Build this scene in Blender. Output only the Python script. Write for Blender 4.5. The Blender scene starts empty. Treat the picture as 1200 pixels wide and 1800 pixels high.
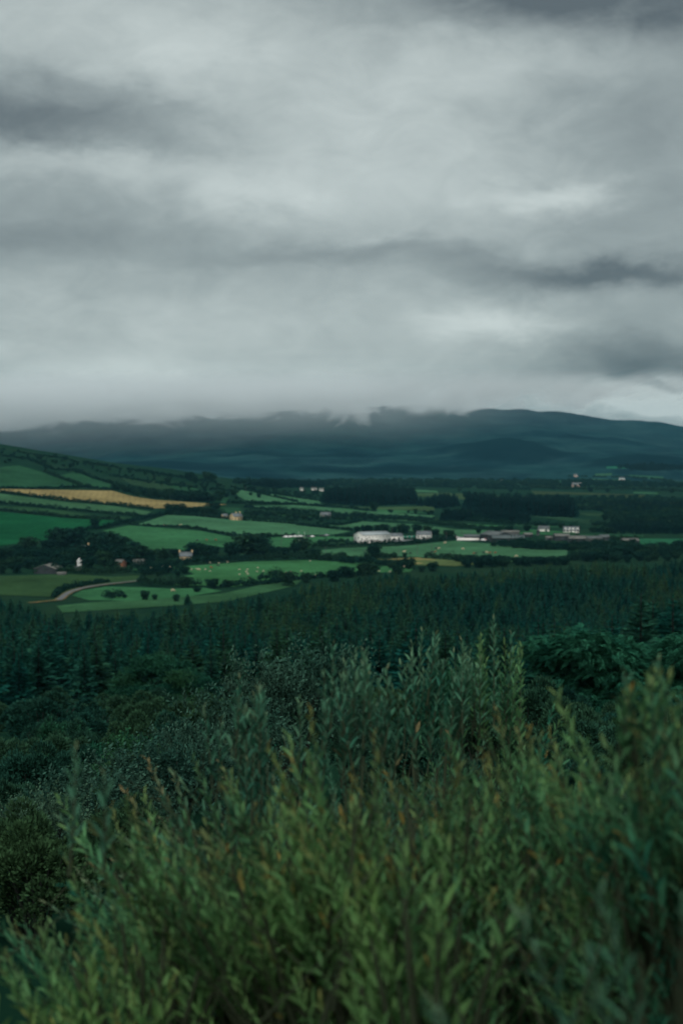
import bpy, math, random
import numpy as np
from mathutils import Vector, Matrix
from mathutils.geometry import delaunay_2d_cdt
R_ = np.random.default_rng(7)
random.seed(7)
SC = bpy.context.scene
COL = SC.collection

# ------------------------------------------------------------------ camera
F, HOR = 2500.0, 790.0                      # focal length and horizon row in photo pixels (1200 x 1800)
PITCH = math.atan((900 - HOR) / F)
cam = bpy.data.cameras.new('camera')
cam.sensor_fit = 'VERTICAL'; cam.sensor_height = 36; cam.sensor_width = 24; cam.lens = 50
cam.clip_start = 0.1; cam.clip_end = 40000
cam.dof.use_dof = True; cam.dof.focus_distance = 16; cam.dof.aperture_fstop = 2.0
co = bpy.data.objects.new('camera', cam); COL.objects.link(co)
co.rotation_euler = (math.pi / 2 - PITCH, 0, 0)
SC.camera = co

# ------------------------------------------------------------------ world: overcast sky
SUN_EL, SUN_AZ = math.radians(46), math.radians(-172)     # azimuth from +Y towards +X
w = bpy.data.worlds.new('World'); SC.world = w; w.use_nodes = True
nt = w.node_tree; nt.nodes.clear(); L = nt.links
def nd(t, **k):
    n = nt.nodes.new(t)
    for a, b in k.items(): setattr(n, a, b)
    return n
def put(sock, v):
    if hasattr(v, 'is_output'): L.new(v, sock)
    else: sock.default_value = v
def mth(op, a, b=0.0, c=0.0, clamp=False):
    n = nd('ShaderNodeMath', operation=op); n.use_clamp = clamp
    put(n.inputs[0], a); put(n.inputs[1], b); put(n.inputs[2], c)
    return n.outputs[0]
tc = nd('ShaderNodeTexCoord')
sep = nd('ShaderNodeSeparateXYZ'); L.new(tc.outputs['Generated'], sep.inputs[0])
dx, dy, dz = sep.outputs
az = mth('ARCTAN2', dx, dy)
el = mth('ARCTAN2', dz, mth('SQRT', mth('ADD', mth('MULTIPLY', dx, dx), mth('MULTIPLY', dy, dy))))
vm = nd('ShaderNodeVectorMath', operation='MULTIPLY'); L.new(tc.outputs['Generated'], vm.inputs[0]); vm.inputs[1].default_value = (1, 1, 2.0)
def noise(scale, detail, rough=0.55, dist=0.0, off=0.0):
    a = nd('ShaderNodeVectorMath', operation='ADD'); L.new(vm.outputs[0], a.inputs[0]); a.inputs[1].default_value = (off, off * .7, off * 1.3)
    n = nd('ShaderNodeTexNoise'); L.new(a.outputs[0], n.inputs['Vector'])
    n.inputs['Scale'].default_value = scale; n.inputs['Detail'].default_value = detail
    n.inputs['Roughness'].default_value = rough; n.inputs['Distortion'].default_value = dist
    return n.outputs['Fac']
wu = mth('ADD', mth('MULTIPLY', mth('SUBTRACT', noise(7, 5, .55, .3, 3.1), .5), .12), mth('MULTIPLY', mth('SUBTRACT', noise(24, 5, .6, .3, 1.1), .5), .055))
wv = mth('ADD', mth('MULTIPLY', mth('SUBTRACT', noise(7, 5, .55, .3, 9.7), .5), .05), mth('MULTIPLY', mth('SUBTRACT', noise(26, 5, .6, .3, 6.1), .5), .026))
U = mth('ADD', az, wu); V = mth('ADD', el, wv)
BL = [(150, 50, 270, 110, .24), (330, 120, 100, 60, .15), (1000, 0, 360, 70, -.52), (60, 215, 280, 58, -.36), (430, 345, 120, 40, .22),
      (130, 300, 250, 32, .2), (620, 240, 280, 200, .24), (930, 120, 200, 60, .13), (950, 345, 120, 26, .28), (1150, 260, 140, 120, -.14),
      (1080, 487, 230, 28, -.45), (640, 455, 260, 22, -.2), (100, 425, 260, 45, -.18), (880, 582, 130, 34, .33), (300, 590, 400, 60, .17),
      (100, 650, 250, 40, .2), (1120, 640, 160, 55, -.34), (1080, 678, 220, 22, -.18), (1160, 724, 150, 22, .85), (300, 668, 70, 12, .14), (400, 690, 500, 60, .16)]
v = mth('ADD', .53, mth('MULTIPLY', mth('SUBTRACT', noise(5, 8, .55, .4, 0), .5), .42))
v = mth('ADD', v, mth('MULTIPLY', mth('SUBTRACT', noise(20, 8, .6, .6, 4.4), .5), .36))
for px, py, sx, sy, am in BL:
    a = mth('DIVIDE', mth('SUBTRACT', U, math.atan((px - 600) / F)), sx / F)
    b = mth('DIVIDE', mth('SUBTRACT', V, math.atan((HOR - py) / F)), sy / F)
    g = mth('EXPONENT', mth('MULTIPLY', mth('ADD', mth('MULTIPLY', a, a), mth('MULTIPLY', b, b)), -1.0))
    v = mth('MULTIPLY_ADD', g, am * 1.22, v)
cr = nd('ShaderNodeValToRGB'); L.new(v, cr.inputs[0])
s2l = lambda c: tuple((x / 255 / 12.92 if x / 255 <= .04045 else ((x / 255 + .055) / 1.055) ** 2.4) for x in c)
def rgba(*c): return s2l(c) + (1,)
e = cr.color_ramp.elements
e[0].position = 0; e[0].color = rgba(94, 104, 108)
e[1].position = 1; e[1].color = rgba(206, 216, 214)
m_ = e.new(.5); m_.color = rgba(152, 163, 163)
sky = nd('ShaderNodeTexSky', sky_type='NISHITA'); sky.sun_disc = False
sky.sun_elevation = SUN_EL; sky.sun_rotation = SUN_AZ % (2 * math.pi)
b1 = nd('ShaderNodeBackground'); L.new(sky.outputs[0], b1.inputs[0]); b1.inputs[1].default_value = .06
b2 = nd('ShaderNodeBackground'); L.new(cr.outputs[0], b2.inputs[0]); b2.inputs[1].default_value = .66
mx = nd('ShaderNodeMixShader'); mx.inputs[0].default_value = .95
L.new(b1.outputs[0], mx.inputs[1]); L.new(b2.outputs[0], mx.inputs[2])
wo = nd('ShaderNodeOutputWorld'); L.new(mx.outputs[0], wo.inputs[0])

sd = bpy.data.lights.new('sun', 'SUN'); sd.energy = 1.5; sd.angle = math.radians(40); sd.color = (1, .97, .92)
so = bpy.data.objects.new('sun', sd); COL.objects.link(so)
sv = Vector((math.sin(SUN_AZ) * math.cos(SUN_EL), math.cos(SUN_AZ) * math.cos(SUN_EL), math.sin(SUN_EL)))
so.rotation_euler = sv.to_track_quat('Z', 'Y').to_euler(); so.location = sv * 200
vs = SC.view_settings; vs.view_transform = 'Standard'; vs.look = 'None'; vs.gamma = 1; vs.exposure = .6; vs.use_curve_mapping = False
SC.cycles.volume_bounces = 4; SC.cycles.max_bounces = 8; SC.cycles.diffuse_bounces = 3; SC.cycles.transparent_max_bounces = 8
SC.cycles.use_denoising = True; SC.cycles.adaptive_threshold = .02

# ------------------------------------------------------------------ helpers
CP, SP = math.cos(PITCH), math.sin(PITCH)
def ray(px, py):
    a, b = (px - 600) / F, (900 - py) / F
    return np.array([a, CP + b * SP, b * CP - SP])
def to_px(x, y, z):
    d = y * CP - z * SP
    return 600 + F * x / d, 900 - F * (y * SP + z * CP) / d

def hash2(i, j, s):
    n = (i * 374761393 + j * 668265263 + s * 974711) & 0x7fffffff
    n = ((n ^ (n >> 13)) * 1274126177) & 0x7fffffff
    return ((n ^ (n >> 16)) & 0xffff) / 65535.0
def vnoise(x, y, s=0):
    xi = np.floor(x).astype(np.int64); yi = np.floor(y).astype(np.int64)
    fx = x - xi; fy = y - yi; fx = fx * fx * (3 - 2 * fx); fy = fy * fy * (3 - 2 * fy)
    a = hash2(xi, yi, s); b = hash2(xi + 1, yi, s); c = hash2(xi, yi + 1, s); d = hash2(xi + 1, yi + 1, s)
    return (a * (1 - fx) + b * fx) * (1 - fy) + (c * (1 - fx) + d * fx) * fy
def fbm(x, y, s=0, o=4):
    t = 0; a = .5
    for k in range(o):
        t = t + a * (vnoise(x, y, s + k) - .5); x = x * 2.03 + 7.1; y = y * 2.03 + 3.3; a *= .5
    return t
sm = lambda t: (lambda q: q * q * (3 - 2 * q))(np.clip(t, 0, 1))
PY = [-9000, -400, -60, -6, 0, 4, 8, 15, 30, 44, 60, 100, 200, 300, 450, 600, 750, 20000]
PZ = [140, 60, 8, -1.4, -1.8, -2.4, -3.2, -4.6, -7.2, -9.8, -12.6, -19.5, -38, -53, -66, -73, -75, -75]
HU = [-2000, -300, 0, 100, 200, 300, 390, 500, 620, 4000]
HV = [130, 112, 83, 70, 54, 43, 29, 12, 0, 0]
RU = [-6000, -600, -200, 0, 150, 240, 480, 600, 760, 860, 1000, 1130, 1200, 1330, 1700, 6000]
RV = [640, 700, 745, 742, 731, 724, 711, 716, 712, 717, 728, 740, 750, 768, 772, 700]
D0, D1 = 3450.0, 6500.0
def massif(x, y, r, u):
    t = np.clip((r - D0) / (D1 - D0), 0, None)
    zr = (HOR - np.interp(u, RU, RV)) / F * D1
    front = sm((y / np.maximum(r, 1) - .1) / .4)
    up = np.where(t < 1, np.power(np.minimum(t, 1), 1.45), 1 - .6 * sm((t - 1) / .9))
    z = (zr + 75) * up * front
    z = z + front * sm(t / .4) * (190 * fbm(x / 900, r / 2200, 11, 5) * np.clip(1 - np.abs(t - .5) * 1.7, 0, 1) + 34 * fbm(x / 170, y / 420, 5, 4))
    return z + (52 * np.exp(-((u - 885) / 75) ** 2 - ((r - 4550) / 380) ** 2) + 22 * np.exp(-((u - 1120) / 120) ** 2 - ((r - 4100) / 420) ** 2)) * sm((r - D0) / 300)
def H(x, y):
    x = np.asarray(x, float); y = np.asarray(y, float)
    r = np.hypot(x, y)
    u = np.where(y > .2 * np.abs(x) + 1e-6, 600 + F * x / np.maximum(y, .2 * np.abs(x) + 1e-6), 600 + np.sign(x) * 12500)
    z = np.interp(y, PY, PZ)
    z = z - .5 * sm((y - 8) / 30) * sm((120 - y) / 60) * sm((-x / np.maximum(y, 4) - .02) / .12)      # hollow on the left
    z = z + np.interp(u, HU, HV) * sm((y - 1080) / 950) * (1 - .8 * sm((y - 2250) / 900))
    z = z + 5.0 * fbm(x / 260, y / 260, 3, 2) * sm((r - 700) / 400)
    far = r > D0 * .98
    if np.any(far):
        if z.ndim == 0: z = z + massif(x, y, r, u)
        else: z[far] += massif(x[far], y[far], r[far], u[far])
    return z
RS = np.geomspace(150, 6600, 110)
def hit(px, py):
    d = ray(px, py); k = np.hypot(d[0], d[1]); s = RS / k; q = None
    for _ in range(4):
        P = s[:, None] * d; h = H(P[:, 0], P[:, 1]); below = np.nonzero(P[:, 2] < h)[0]
        i = below[0] if len(below) else len(s) - 1
        lo, hi = s[max(i - 1, 0)], s[i]; s = np.linspace(lo, hi, 14)
    q = hi * d
    return np.array([q[0], q[1], float(H(q[0], q[1]))])

def mat(name, fn):
    m = bpy.data.materials.new(name); m.use_nodes = True
    t = m.node_tree; b = t.nodes['Principled BSDF']
    b.inputs['Specular IOR Level'].default_value = .0; b.inputs['Roughness'].default_value = .9
    fn(t, b, m); return m
def N(t, ty, ins=None, **k):
    n = t.nodes.new(ty)
    for a, b in k.items(): setattr(n, a, b)
    for a, b in (ins or {}).items():
        if hasattr(b, 'is_output'): t.links.new(b, n.inputs[a])
        else: n.inputs[a].default_value = b
    return n
def ramp(t, fac, stops):
    n = t.nodes.new('ShaderNodeValToRGB'); t.links.new(fac, n.inputs[0]); el_ = n.color_ramp.elements
    while len(el_) < len(stops): el_.new(.5)
    for q, (p, c) in zip(el_, stops): q.position = p; q.color = tuple(c) + (1,)
    return n.outputs[0]
def pos(t): return N(t, 'ShaderNodeNewGeometry').outputs['Position']
def nz(t, vec, scale, detail=4, rough=.6): return N(t, 'ShaderNodeTexNoise', {'Vector': vec, 'Scale': scale, 'Detail': detail, 'Roughness': rough}).outputs['Fac']
def mixc(t, f, a, b, mode='MIX'):
    n = N(t, 'ShaderNodeMix', data_type='RGBA', blend_type=mode)
    for i, x in ((0, f), (6, a), (7, b)):
        if hasattr(x, 'is_output'): t.links.new(x, n.inputs[i])
        else: n.inputs[i].default_value = x if i == 0 else tuple(x)[:3] + (1,)
    return n.outputs[2]

def leafmat(name, c1, c2, c3=None, scale=.35, tip=None, rough=.7, spec=.0, trans=.22):
    def fn(t, b, m):
        oi = N(t, 'ShaderNodeObjectInfo')
        f = nz(t, pos(t), scale, 3)
        base = ramp(t, f, [(.32, c1), (.68, c2)])
        if c3 is not None:
            base = mixc(t, N(t, 'ShaderNodeMath', {0: oi.outputs['Random'], 1: 2.2}, operation='POWER').outputs[0], base, c3)
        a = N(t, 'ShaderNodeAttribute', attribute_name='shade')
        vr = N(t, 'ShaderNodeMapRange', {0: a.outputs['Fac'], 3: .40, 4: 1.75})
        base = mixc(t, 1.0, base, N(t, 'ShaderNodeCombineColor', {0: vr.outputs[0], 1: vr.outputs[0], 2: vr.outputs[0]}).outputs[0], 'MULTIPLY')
        if tip is not None:
            at = N(t, 'ShaderNodeAttribute', attribute_name='tip')
            base = mixc(t, at.outputs['Fac'], base, tip)
        t.links.new(base, b.inputs['Base Color'])
        b.inputs['Roughness'].default_value = rough; b.inputs['Specular IOR Level'].default_value = spec
        tr = N(t, 'ShaderNodeBsdfTranslucent'); t.links.new(base, tr.inputs[0])
        ms = N(t, 'ShaderNodeMixShader', {0: trans, 1: b.outputs[0], 2: tr.outputs[0]})
        t.links.new(ms.outputs[0], t.nodes['Material Output'].inputs[0])
    return mat(name, fn)
def plain(name, c, var=.15, scale=1.0, rough=.75, spec=.2):
    def fn(t, b, m):
        f = nz(t, pos(t), scale, 5)
        t.links.new(ramp(t, f, [(.3, [x * (1 - var) for x in c]), (.7, [min(1, x * (1 + var)) for x in c])]), b.inputs['Base Color'])
        b.inputs['Roughness'].default_value = rough; b.inputs['Specular IOR Level'].default_value = spec
    return mat(name, fn)

M = {}
def _ground(t, b, m):
    p = pos(t)
    a = nz(t, p, .012, 6); c = nz(t, p, .12, 5)
    base = ramp(t, a, [(.3, (.005, .024, .016)), (.5, (.009, .038, .021)), (.62, (.020, .046, .022)), (.75, (.007, .029, .018))])
    base = mixc(t, .5, base, ramp(t, c, [(.3, (.004, .018, .014)), (.7, (.016, .050, .027))]))
    t.links.new(base, b.inputs['Base Color'])
M['ground'] = mat('rough_grassland', _ground)
def _mount(t, b, m):
    p = pos(t)
    mp = N(t, 'ShaderNodeMapping', {'Vector': p}); mp.inputs['Scale'].default_value = (.0016, .0009, .004)
    a = N(t, 'ShaderNodeTexNoise', {'Vector': mp.outputs[0], 'Scale': 1.0, 'Detail': 8, 'Roughness': .62, 'Distortion': .6}).outputs['Fac']
    c = nz(t, p, .006, 8, .65)
    s = N(t, 'ShaderNodeSeparateXYZ', {0: p})
    hz = N(t, 'ShaderNodeMapRange', {0: s.outputs[2], 1: -70, 2: 110})
    low = ramp(t, a, [(.36, (.001, .008, .016)), (.45, (.003, .022, .030)), (.51, (.016, .064, .062)), (.56, (.002, .014, .022)), (.66, (.020, .066, .060))])
    hi_ = ramp(t, a, [(.36, (.002, .013, .024)), (.5, (.010, .036, .046)), (.62, (.026, .060, .064))])
    base = mixc(t, hz.outputs[0], low, hi_)
    base = mixc(t, .45, base, ramp(t, c, [(.38, (.001, .010, .018)), (.5, (.007, .030, .038)), (.64, (.028, .068, .070))]))
    def bump(xc, wx, yc, wy):
        ax = N(t, 'ShaderNodeMath', {0: N(t, 'ShaderNodeMath', {0: s.outputs[0], 1: xc}, operation='SUBTRACT').outputs[0], 1: wx}, operation='DIVIDE').outputs[0]
        ay = N(t, 'ShaderNodeMath', {0: N(t, 'ShaderNodeMath', {0: s.outputs[1], 1: yc}, operation='SUBTRACT').outputs[0], 1: wy}, operation='DIVIDE').outputs[0]
        q = N(t, 'ShaderNodeMath', {0: ax, 1: ax, 2: N(t, 'ShaderNodeMath', {0: ay, 1: ay}, operation='MULTIPLY').outputs[0]}, operation='MULTIPLY_ADD').outputs[0]
        return N(t, 'ShaderNodeMath', {0: q, 1: c}, operation='ADD').outputs[0]
    for xc, wx, yc, wy in ((520, 190, 4450, 420), (150, 300, 3900, 160), (-650, 420, 4000, 200), (-150, 260, 4500, 90), (900, 260, 3900, 200)):     # conifer forestry on the lower slopes
        f_ = N(t, 'ShaderNodeMapRange', {0: bump(xc, wx, yc, wy), 1: 1.1, 2: 1.7, 3: .8, 4: 0}).outputs[0]
        base = mixc(t, f_, base, (.001, .011, .017))
    t.links.new(base, b.inputs['Base Color'])
M['mountain'] = mat('heath_mountain', _mount)
def _field(t, b, m):
    oi = N(t, 'ShaderNodeObjectInfo'); p = pos(t)
    a = nz(t, p, .018, 7, .65); c = nz(t, p, .22, 6, .7)
    rt_ = N(t, 'ShaderNodeVectorRotate', {'Vector': p}, rotation_type='Z_AXIS'); t.links.new(N(t, 'ShaderNodeMath', {0: oi.outputs['Random'], 1: 6.28}, operation='MULTIPLY').outputs[0], rt_.inputs['Angle'])
    wv_ = N(t, 'ShaderNodeTexWave', {'Vector': rt_.outputs[0], 'Scale': .055, 'Distortion': 2.5, 'Detail': 2, 'Detail Scale': .6}).outputs['Fac']
    k = N(t, 'ShaderNodeMapRange', {0: a, 1: .3, 2: .7, 3: .62, 4: 1.34}).outputs[0]
    k2 = N(t, 'ShaderNodeMapRange', {0: c, 1: .25, 2: .75, 3: .70, 4: 1.30}).outputs[0]
    k3 = N(t, 'ShaderNodeMapRange', {0: wv_, 3: .93, 4: 1.06}).outputs[0]
    k = N(t, 'ShaderNodeMath', {0: N(t, 'ShaderNodeMath', {0: k, 1: k2}, operation='MULTIPLY').outputs[0], 1: k3}, operation='MULTIPLY').outputs[0]
    g = N(t, 'ShaderNodeCombineColor', {0: k, 1: k, 2: k}).outputs[0]
    base = mixc(t, 1.0, oi.outputs['Color'], g, 'MULTIPLY')
    rush = N(t, 'ShaderNodeMapRange', {0: nz(t, p, .035, 8, .7), 1: .56, 2: .70, 3: 0, 4: .55}).outputs[0]
    base = mixc(t, rush, base, mixc(t, .55, base, (.030, .060, .022)))
    t.links.new(base, b.inputs['Base Color'])
M['field'] = mat('pasture', _field)
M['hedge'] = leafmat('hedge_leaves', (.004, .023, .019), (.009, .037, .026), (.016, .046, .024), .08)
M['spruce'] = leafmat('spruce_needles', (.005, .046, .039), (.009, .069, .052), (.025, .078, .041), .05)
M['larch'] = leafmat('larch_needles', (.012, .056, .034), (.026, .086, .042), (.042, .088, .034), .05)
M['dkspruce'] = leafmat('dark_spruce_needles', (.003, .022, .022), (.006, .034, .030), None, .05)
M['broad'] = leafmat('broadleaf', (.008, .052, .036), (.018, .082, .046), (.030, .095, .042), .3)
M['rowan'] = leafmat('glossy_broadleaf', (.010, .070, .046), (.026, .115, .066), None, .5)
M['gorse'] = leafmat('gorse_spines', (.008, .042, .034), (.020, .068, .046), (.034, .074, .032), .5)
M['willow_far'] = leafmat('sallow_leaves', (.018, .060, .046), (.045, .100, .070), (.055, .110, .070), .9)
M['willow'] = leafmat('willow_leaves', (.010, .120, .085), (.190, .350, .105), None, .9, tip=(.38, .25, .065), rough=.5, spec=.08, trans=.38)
M['willow_pale'] = leafmat('pale_willow_leaves', (.028, .130, .086), (.096, .220, .128), None, 2.0, tip=(.32, .24, .11), rough=.5, spec=.10, trans=.34)
M['bark'] = plain('bark', (.016, .022, .018), .3, 3)
M['twig'] = plain('twig_bark', (.040, .055, .030), .3, 6)
M['white'] = plain('white_render', (.90, .87, .81), .05, .6)
M['cream'] = plain('cream_render', (.62, .46, .26), .06, .6)
M['pink'] = plain('pinkish_render', (.55, .38, .30), .06, .6)
M['greywall'] = plain('grey_render', (.13, .135, .13), .1, .6)
M['darkwall'] = plain('dark_cladding', (.035, .042, .045), .2, .6)
M['brick'] = plain('rusty_cladding', (.33, .13, .07), .15, .6)
M['slate'] = plain('slate_roof', (.15, .17, .18), .2, .8)
M['tin'] = plain('tin_roof', (.11, .125, .125), .2, .4, .6)
M['paletin'] = plain('pale_fibre_roof', (.16, .16, .145), .2, .4)
M['darktin'] = plain('dark_tin_roof', (.10, .125, .125), .2, .4)
M['barnroof'] = plain('pale_steel_roof', (.36, .40, .41), .1, .3)
M['glass'] = plain('dark_window', (.03, .04, .045), .1, .5, .2, .5)
M['wood'] = plain('painted_door', (.05, .08, .07), .2, 1)
M['green'] = plain('green_panel', (.02, .20, .12), .1, 1)
M['pole'] = plain('weathered_pole', (.09, .085, .08), .2, 1)
M['palepole'] = plain('white_pole', (.62, .62, .60), .05, 1)
M['asphalt'] = plain('asphalt', (.12, .13, .14), .15, .2)
def _verge(t, b, m):
    p = pos(t); f = N(t, 'ShaderNodeMapRange', {0: nz(t, p, .35, 6, .7), 1: .42, 2: .58}).outputs[0]
    t.links.new(mixc(t, f, (.24, .15, .075), (.04, .085, .035)), b.inputs['Base Color'])
M['gravel'] = mat('earth_verge', _verge)
M['yard'] = plain('concrete_yard', (.20, .21, .22), .2, .15)
M['tyre'] = plain('tyre', (.02, .02, .02), .1, 1)
for nm, c in (('car_white', (.75, .75, .74)), ('car_dark', (.03, .035, .04)), ('car_grey', (.25, .27, .28)), ('car_red', (.45, .05, .04)),
              ('hide_cream', (.58, .45, .30)), ('hide_brown', (.24, .09, .04)), ('hide_black', (.02, .02, .02)), ('wool', (.46, .39, .29))):
    M[nm] = plain(nm, c, .08, 2, .5)

def link(name, data, parent=None, loc=(0, 0, 0), rz=0.0, sc=None):
    o = bpy.data.objects.new(name, data); COL.objects.link(o)
    o.location = loc; o.rotation_euler = (0, 0, rz)
    if sc is not None: o.scale = sc if hasattr(sc, '__len__') else (sc, sc, sc)
    if parent is not None: o.parent = parent
    return o
def tag(o, label, cat=None, group=None, kind=None):
    o['label'] = label
    if cat: o['category'] = cat
    if group: o['group'] = group
    if kind: o['kind'] = kind
    return o
def npmesh(name, V_, Q, material, attrs=None, smooth=False):
    """V_ (n,3); Q: list of face arrays of constant width"""
    V_ = np.asarray(V_, np.float32)
    if isinstance(Q, np.ndarray): Q = [Q]
    Q = [np.asarray(q, np.int32) for q in Q if len(q)]
    me = bpy.data.meshes.new(name)
    me.vertices.add(len(V_)); me.vertices.foreach_set('co', V_.ravel())
    loops = np.concatenate([q.ravel() for q in Q]); sizes = np.concatenate([np.full(len(q), q.shape[1], np.int32) for q in Q])
    me.loops.add(len(loops)); me.loops.foreach_set('vertex_index', loops)
    me.polygons.add(len(sizes)); st = np.concatenate([[0], np.cumsum(sizes)[:-1]]).astype(np.int32)
    me.polygons.foreach_set('loop_start', st)
    me.update(calc_edges=True)
    if smooth: me.polygons.foreach_set('use_smooth', np.ones(len(sizes), bool))
    for k, a in (attrs or {}).items():
        at = me.attributes.new(k, 'FLOAT', 'POINT'); at.data.foreach_set('value', np.asarray(a, np.float32))
    me.materials.append(material); me.validate(); return me
def unit(v): return v / np.maximum(np.linalg.norm(v, axis=-1, keepdims=True), 1e-9)
def rdir(n): return unit(R_.normal(size=(n, 3)))
class Bag:
    """collects faces of one part"""
    def __init__(s): s.v = []; s.q = []; s.t = []; s.sh = []; s.tp = []; s.n = 0
    def add(s, v, q=None, t=None, shade=None, tip=None):
        v = np.asarray(v, float); s.v.append(v)
        if q is not None and len(q): s.q.append(np.asarray(q) + s.n)
        if t is not None and len(t): s.t.append(np.asarray(t) + s.n)
        s.sh.append(np.full(len(v), .5) if shade is None else shade); s.tp.append(np.zeros(len(v)) if tip is None else tip)
        s.n += len(v)
    def quads(s, C, D_, Nn, ln, wd, shade=None):
        """diamond leaf clumps: centre, long axis, normal"""
        S = unit(np.cross(D_, Nn)); ln = np.asarray(ln)[..., None] * np.ones((len(C), 1)); wd = np.asarray(wd)[..., None] * np.ones((len(C), 1))
        v = np.stack([C - D_ * ln / 2, C + S * wd / 2, C + D_ * ln / 2, C - S * wd / 2], 1).reshape(-1, 3)
        q = np.arange(len(C) * 4).reshape(-1, 4)
        sh = R_.random(len(C)) if shade is None else shade
        s.add(v, q, shade=np.repeat(sh, 4))
    def leaves(s, B, D_, Nn, ln, wd, shade, tip):
        """folded lance leaves, two quads each: base, direction, normal"""
        n = len(B); S = unit(np.cross(D_, Nn)); Nn = unit(np.cross(S, D_)); ln = ln[:, None]; wd = wd[:, None]
        v = np.stack([B, B + D_ * ln * .3 + S * wd * .5 + Nn * wd * .16, B + D_ * ln * .68 + S * wd * .42 + Nn * wd * .06, B + D_ * ln - Nn * ln * .12,
                      B + D_ * ln * .68 - S * wd * .42 + Nn * wd * .06, B + D_ * ln * .3 - S * wd * .5 + Nn * wd * .16], 1).reshape(-1, 3)
        k = np.arange(n)[:, None] * 6
        q = np.concatenate([k + np.array([0, 1, 2, 3]), k + np.array([0, 3, 4, 5])])
        s.add(v, q, shade=np.repeat(shade, 6), tip=np.repeat(tip, 6))
    def tube(s, P, r, k=5):
        P = np.asarray(P, float); r = np.asarray(r, float) * np.ones(len(P))
        T = unit(np.gradient(P, axis=0)); a = unit(np.cross(T, np.array([.31, .2, .93]) if abs(T[0, 2]) < .9 else np.array([1., .1, 0]))); b = np.cross(T, a)
        an = np.arange(k) / k * 2 * math.pi
        v = (P[:, None] + r[:, None, None] * (np.cos(an)[None, :, None] * a[:, None] + np.sin(an)[None, :, None] * b[:, None])).reshape(-1, 3)
        q = [[i * k + j, i * k + (j + 1) % k, (i + 1) * k + (j + 1) % k, (i + 1) * k + j] for i in range(len(P) - 1) for j in range(k)]
        s.add(v, np.array(q))
    def box(s, x0, x1, y0, y1, z0, z1, M4=None):
        v = np.array([(x, y, z) for z in (z0, z1) for y in (y0, y1) for x in (x0, x1)], float)
        s.add(v, np.array([(0, 2, 3, 1), (4, 5, 7, 6), (0, 1, 5, 4), (2, 6, 7, 3), (0, 4, 6, 2), (1, 3, 7, 5)]))
    def mesh(s, name, material, smooth=False):
        Q = []
        if s.q: Q.append(np.concatenate(s.q))
        if s.t: Q.append(np.concatenate(s.t))
        return npmesh(name, np.concatenate(s.v), Q, material, {'shade': np.concatenate(s.sh), 'tip': np.concatenate(s.tp)}, smooth)

# ------------------------------------------------------------------ terrain sheets
azs = np.radians(np.concatenate([np.arange(-180, -20, 4), np.arange(-20, -15, .5), np.arange(-15, 15, .1), np.arange(15, 20, .5), np.arange(20, 180, 4)]))
def sheet(name, rs, m):
    A, Rr = np.meshgrid(azs, rs); x = Rr * np.sin(A); y = Rr * np.cos(A)
    v = np.stack([x, y, H(x, y)], -1).reshape(-1, 3); n = len(azs); k = len(rs)
    i, j = np.meshgrid(np.arange(k - 1), np.arange(n), indexing='ij'); j2 = (j + 1) % n
    q = np.stack([i * n + j, (i + 1) * n + j, (i + 1) * n + j2, i * n + j2], -1).reshape(-1, 4)
    o = link(name, npmesh(name, v, q, m, smooth=True)); o['kind'] = 'structure'; return o
sheet('ground', np.concatenate([np.geomspace(.3, 500, 70), np.geomspace(500, D0, 190)[1:]]), M['ground'])
sheet('mountain', np.concatenate([np.linspace(D0, 7200, 150), np.geomspace(7200, 11000, 14)[1:]]), M['mountain'])

def dens(pts, step):
    out = []
    for (x0, y0), (x1, y1) in zip(pts, pts[1:]):
        n = max(1, int(math.hypot(x1 - x0, y1 - y0) / step))
        out += [(x0 + (x1 - x0) * i / n, y0 + (y1 - y0) * i / n) for i in range(n)]
    return out + [pts[-1]]
def inpoly(x, y, poly):
    c = np.zeros(np.shape(x), bool)
    for (x0, y0), (x1, y1) in zip(poly, poly[1:] + poly[:1]):
        with np.errstate(divide='ignore', invalid='ignore'):
            c ^= ((y0 > y) != (y1 > y)) & (x < (x1 - x0) * (y - y0) / (y1 - y0 + 1e-12) + x0)
    return c
def drape(name, poly, m, lift=.3, color=None, label=None):
    W = [tuple(hit(*p)[:2]) for p in dens(poly + poly[:1], 6)[:-1]]
    xs = [p[0] for p in W]; ys = [p[1] for p in W]; ext = max(max(xs) - min(xs), max(ys) - min(ys)); st = max(4.0, ext / 40)
    gx, gy = np.meshgrid(np.arange(min(xs), max(xs), st), np.arange(min(ys), max(ys), st)); gx = gx.ravel(); gy = gy.ravel()
    k = inpoly(gx, gy, W); n = len(W)
    pts = [Vector(p) for p in W] + [Vector(p) for p in zip(gx[k], gy[k])]
    r = delaunay_2d_cdt(pts, [], [list(range(n))], 1, .05)
    v = np.array([(p.x, p.y) for p in r[0]]); v = np.column_stack([v, H(v[:, 0], v[:, 1]) + lift])
    f = np.array([t for t in r[2] if len(t) == 3])
    nrm = np.cross(v[f[:, 1]] - v[f[:, 0]], v[f[:, 2]] - v[f[:, 0]])[:, 2]
    f[nrm < 0] = f[nrm < 0][:, ::-1]
    o = link(name, npmesh(name, v, f, m, smooth=True)); o['kind'] = 'structure'
    if color: o.color = tuple(color) + (1,)
    if label: o['label'] = label
    return o
G1, G2, G3, G4 = (.036, .128, .054), (.052, .145, .072), (.020, .070, .034), (.044, .085, .036)
YEL = (.262, .208, .088)
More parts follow.
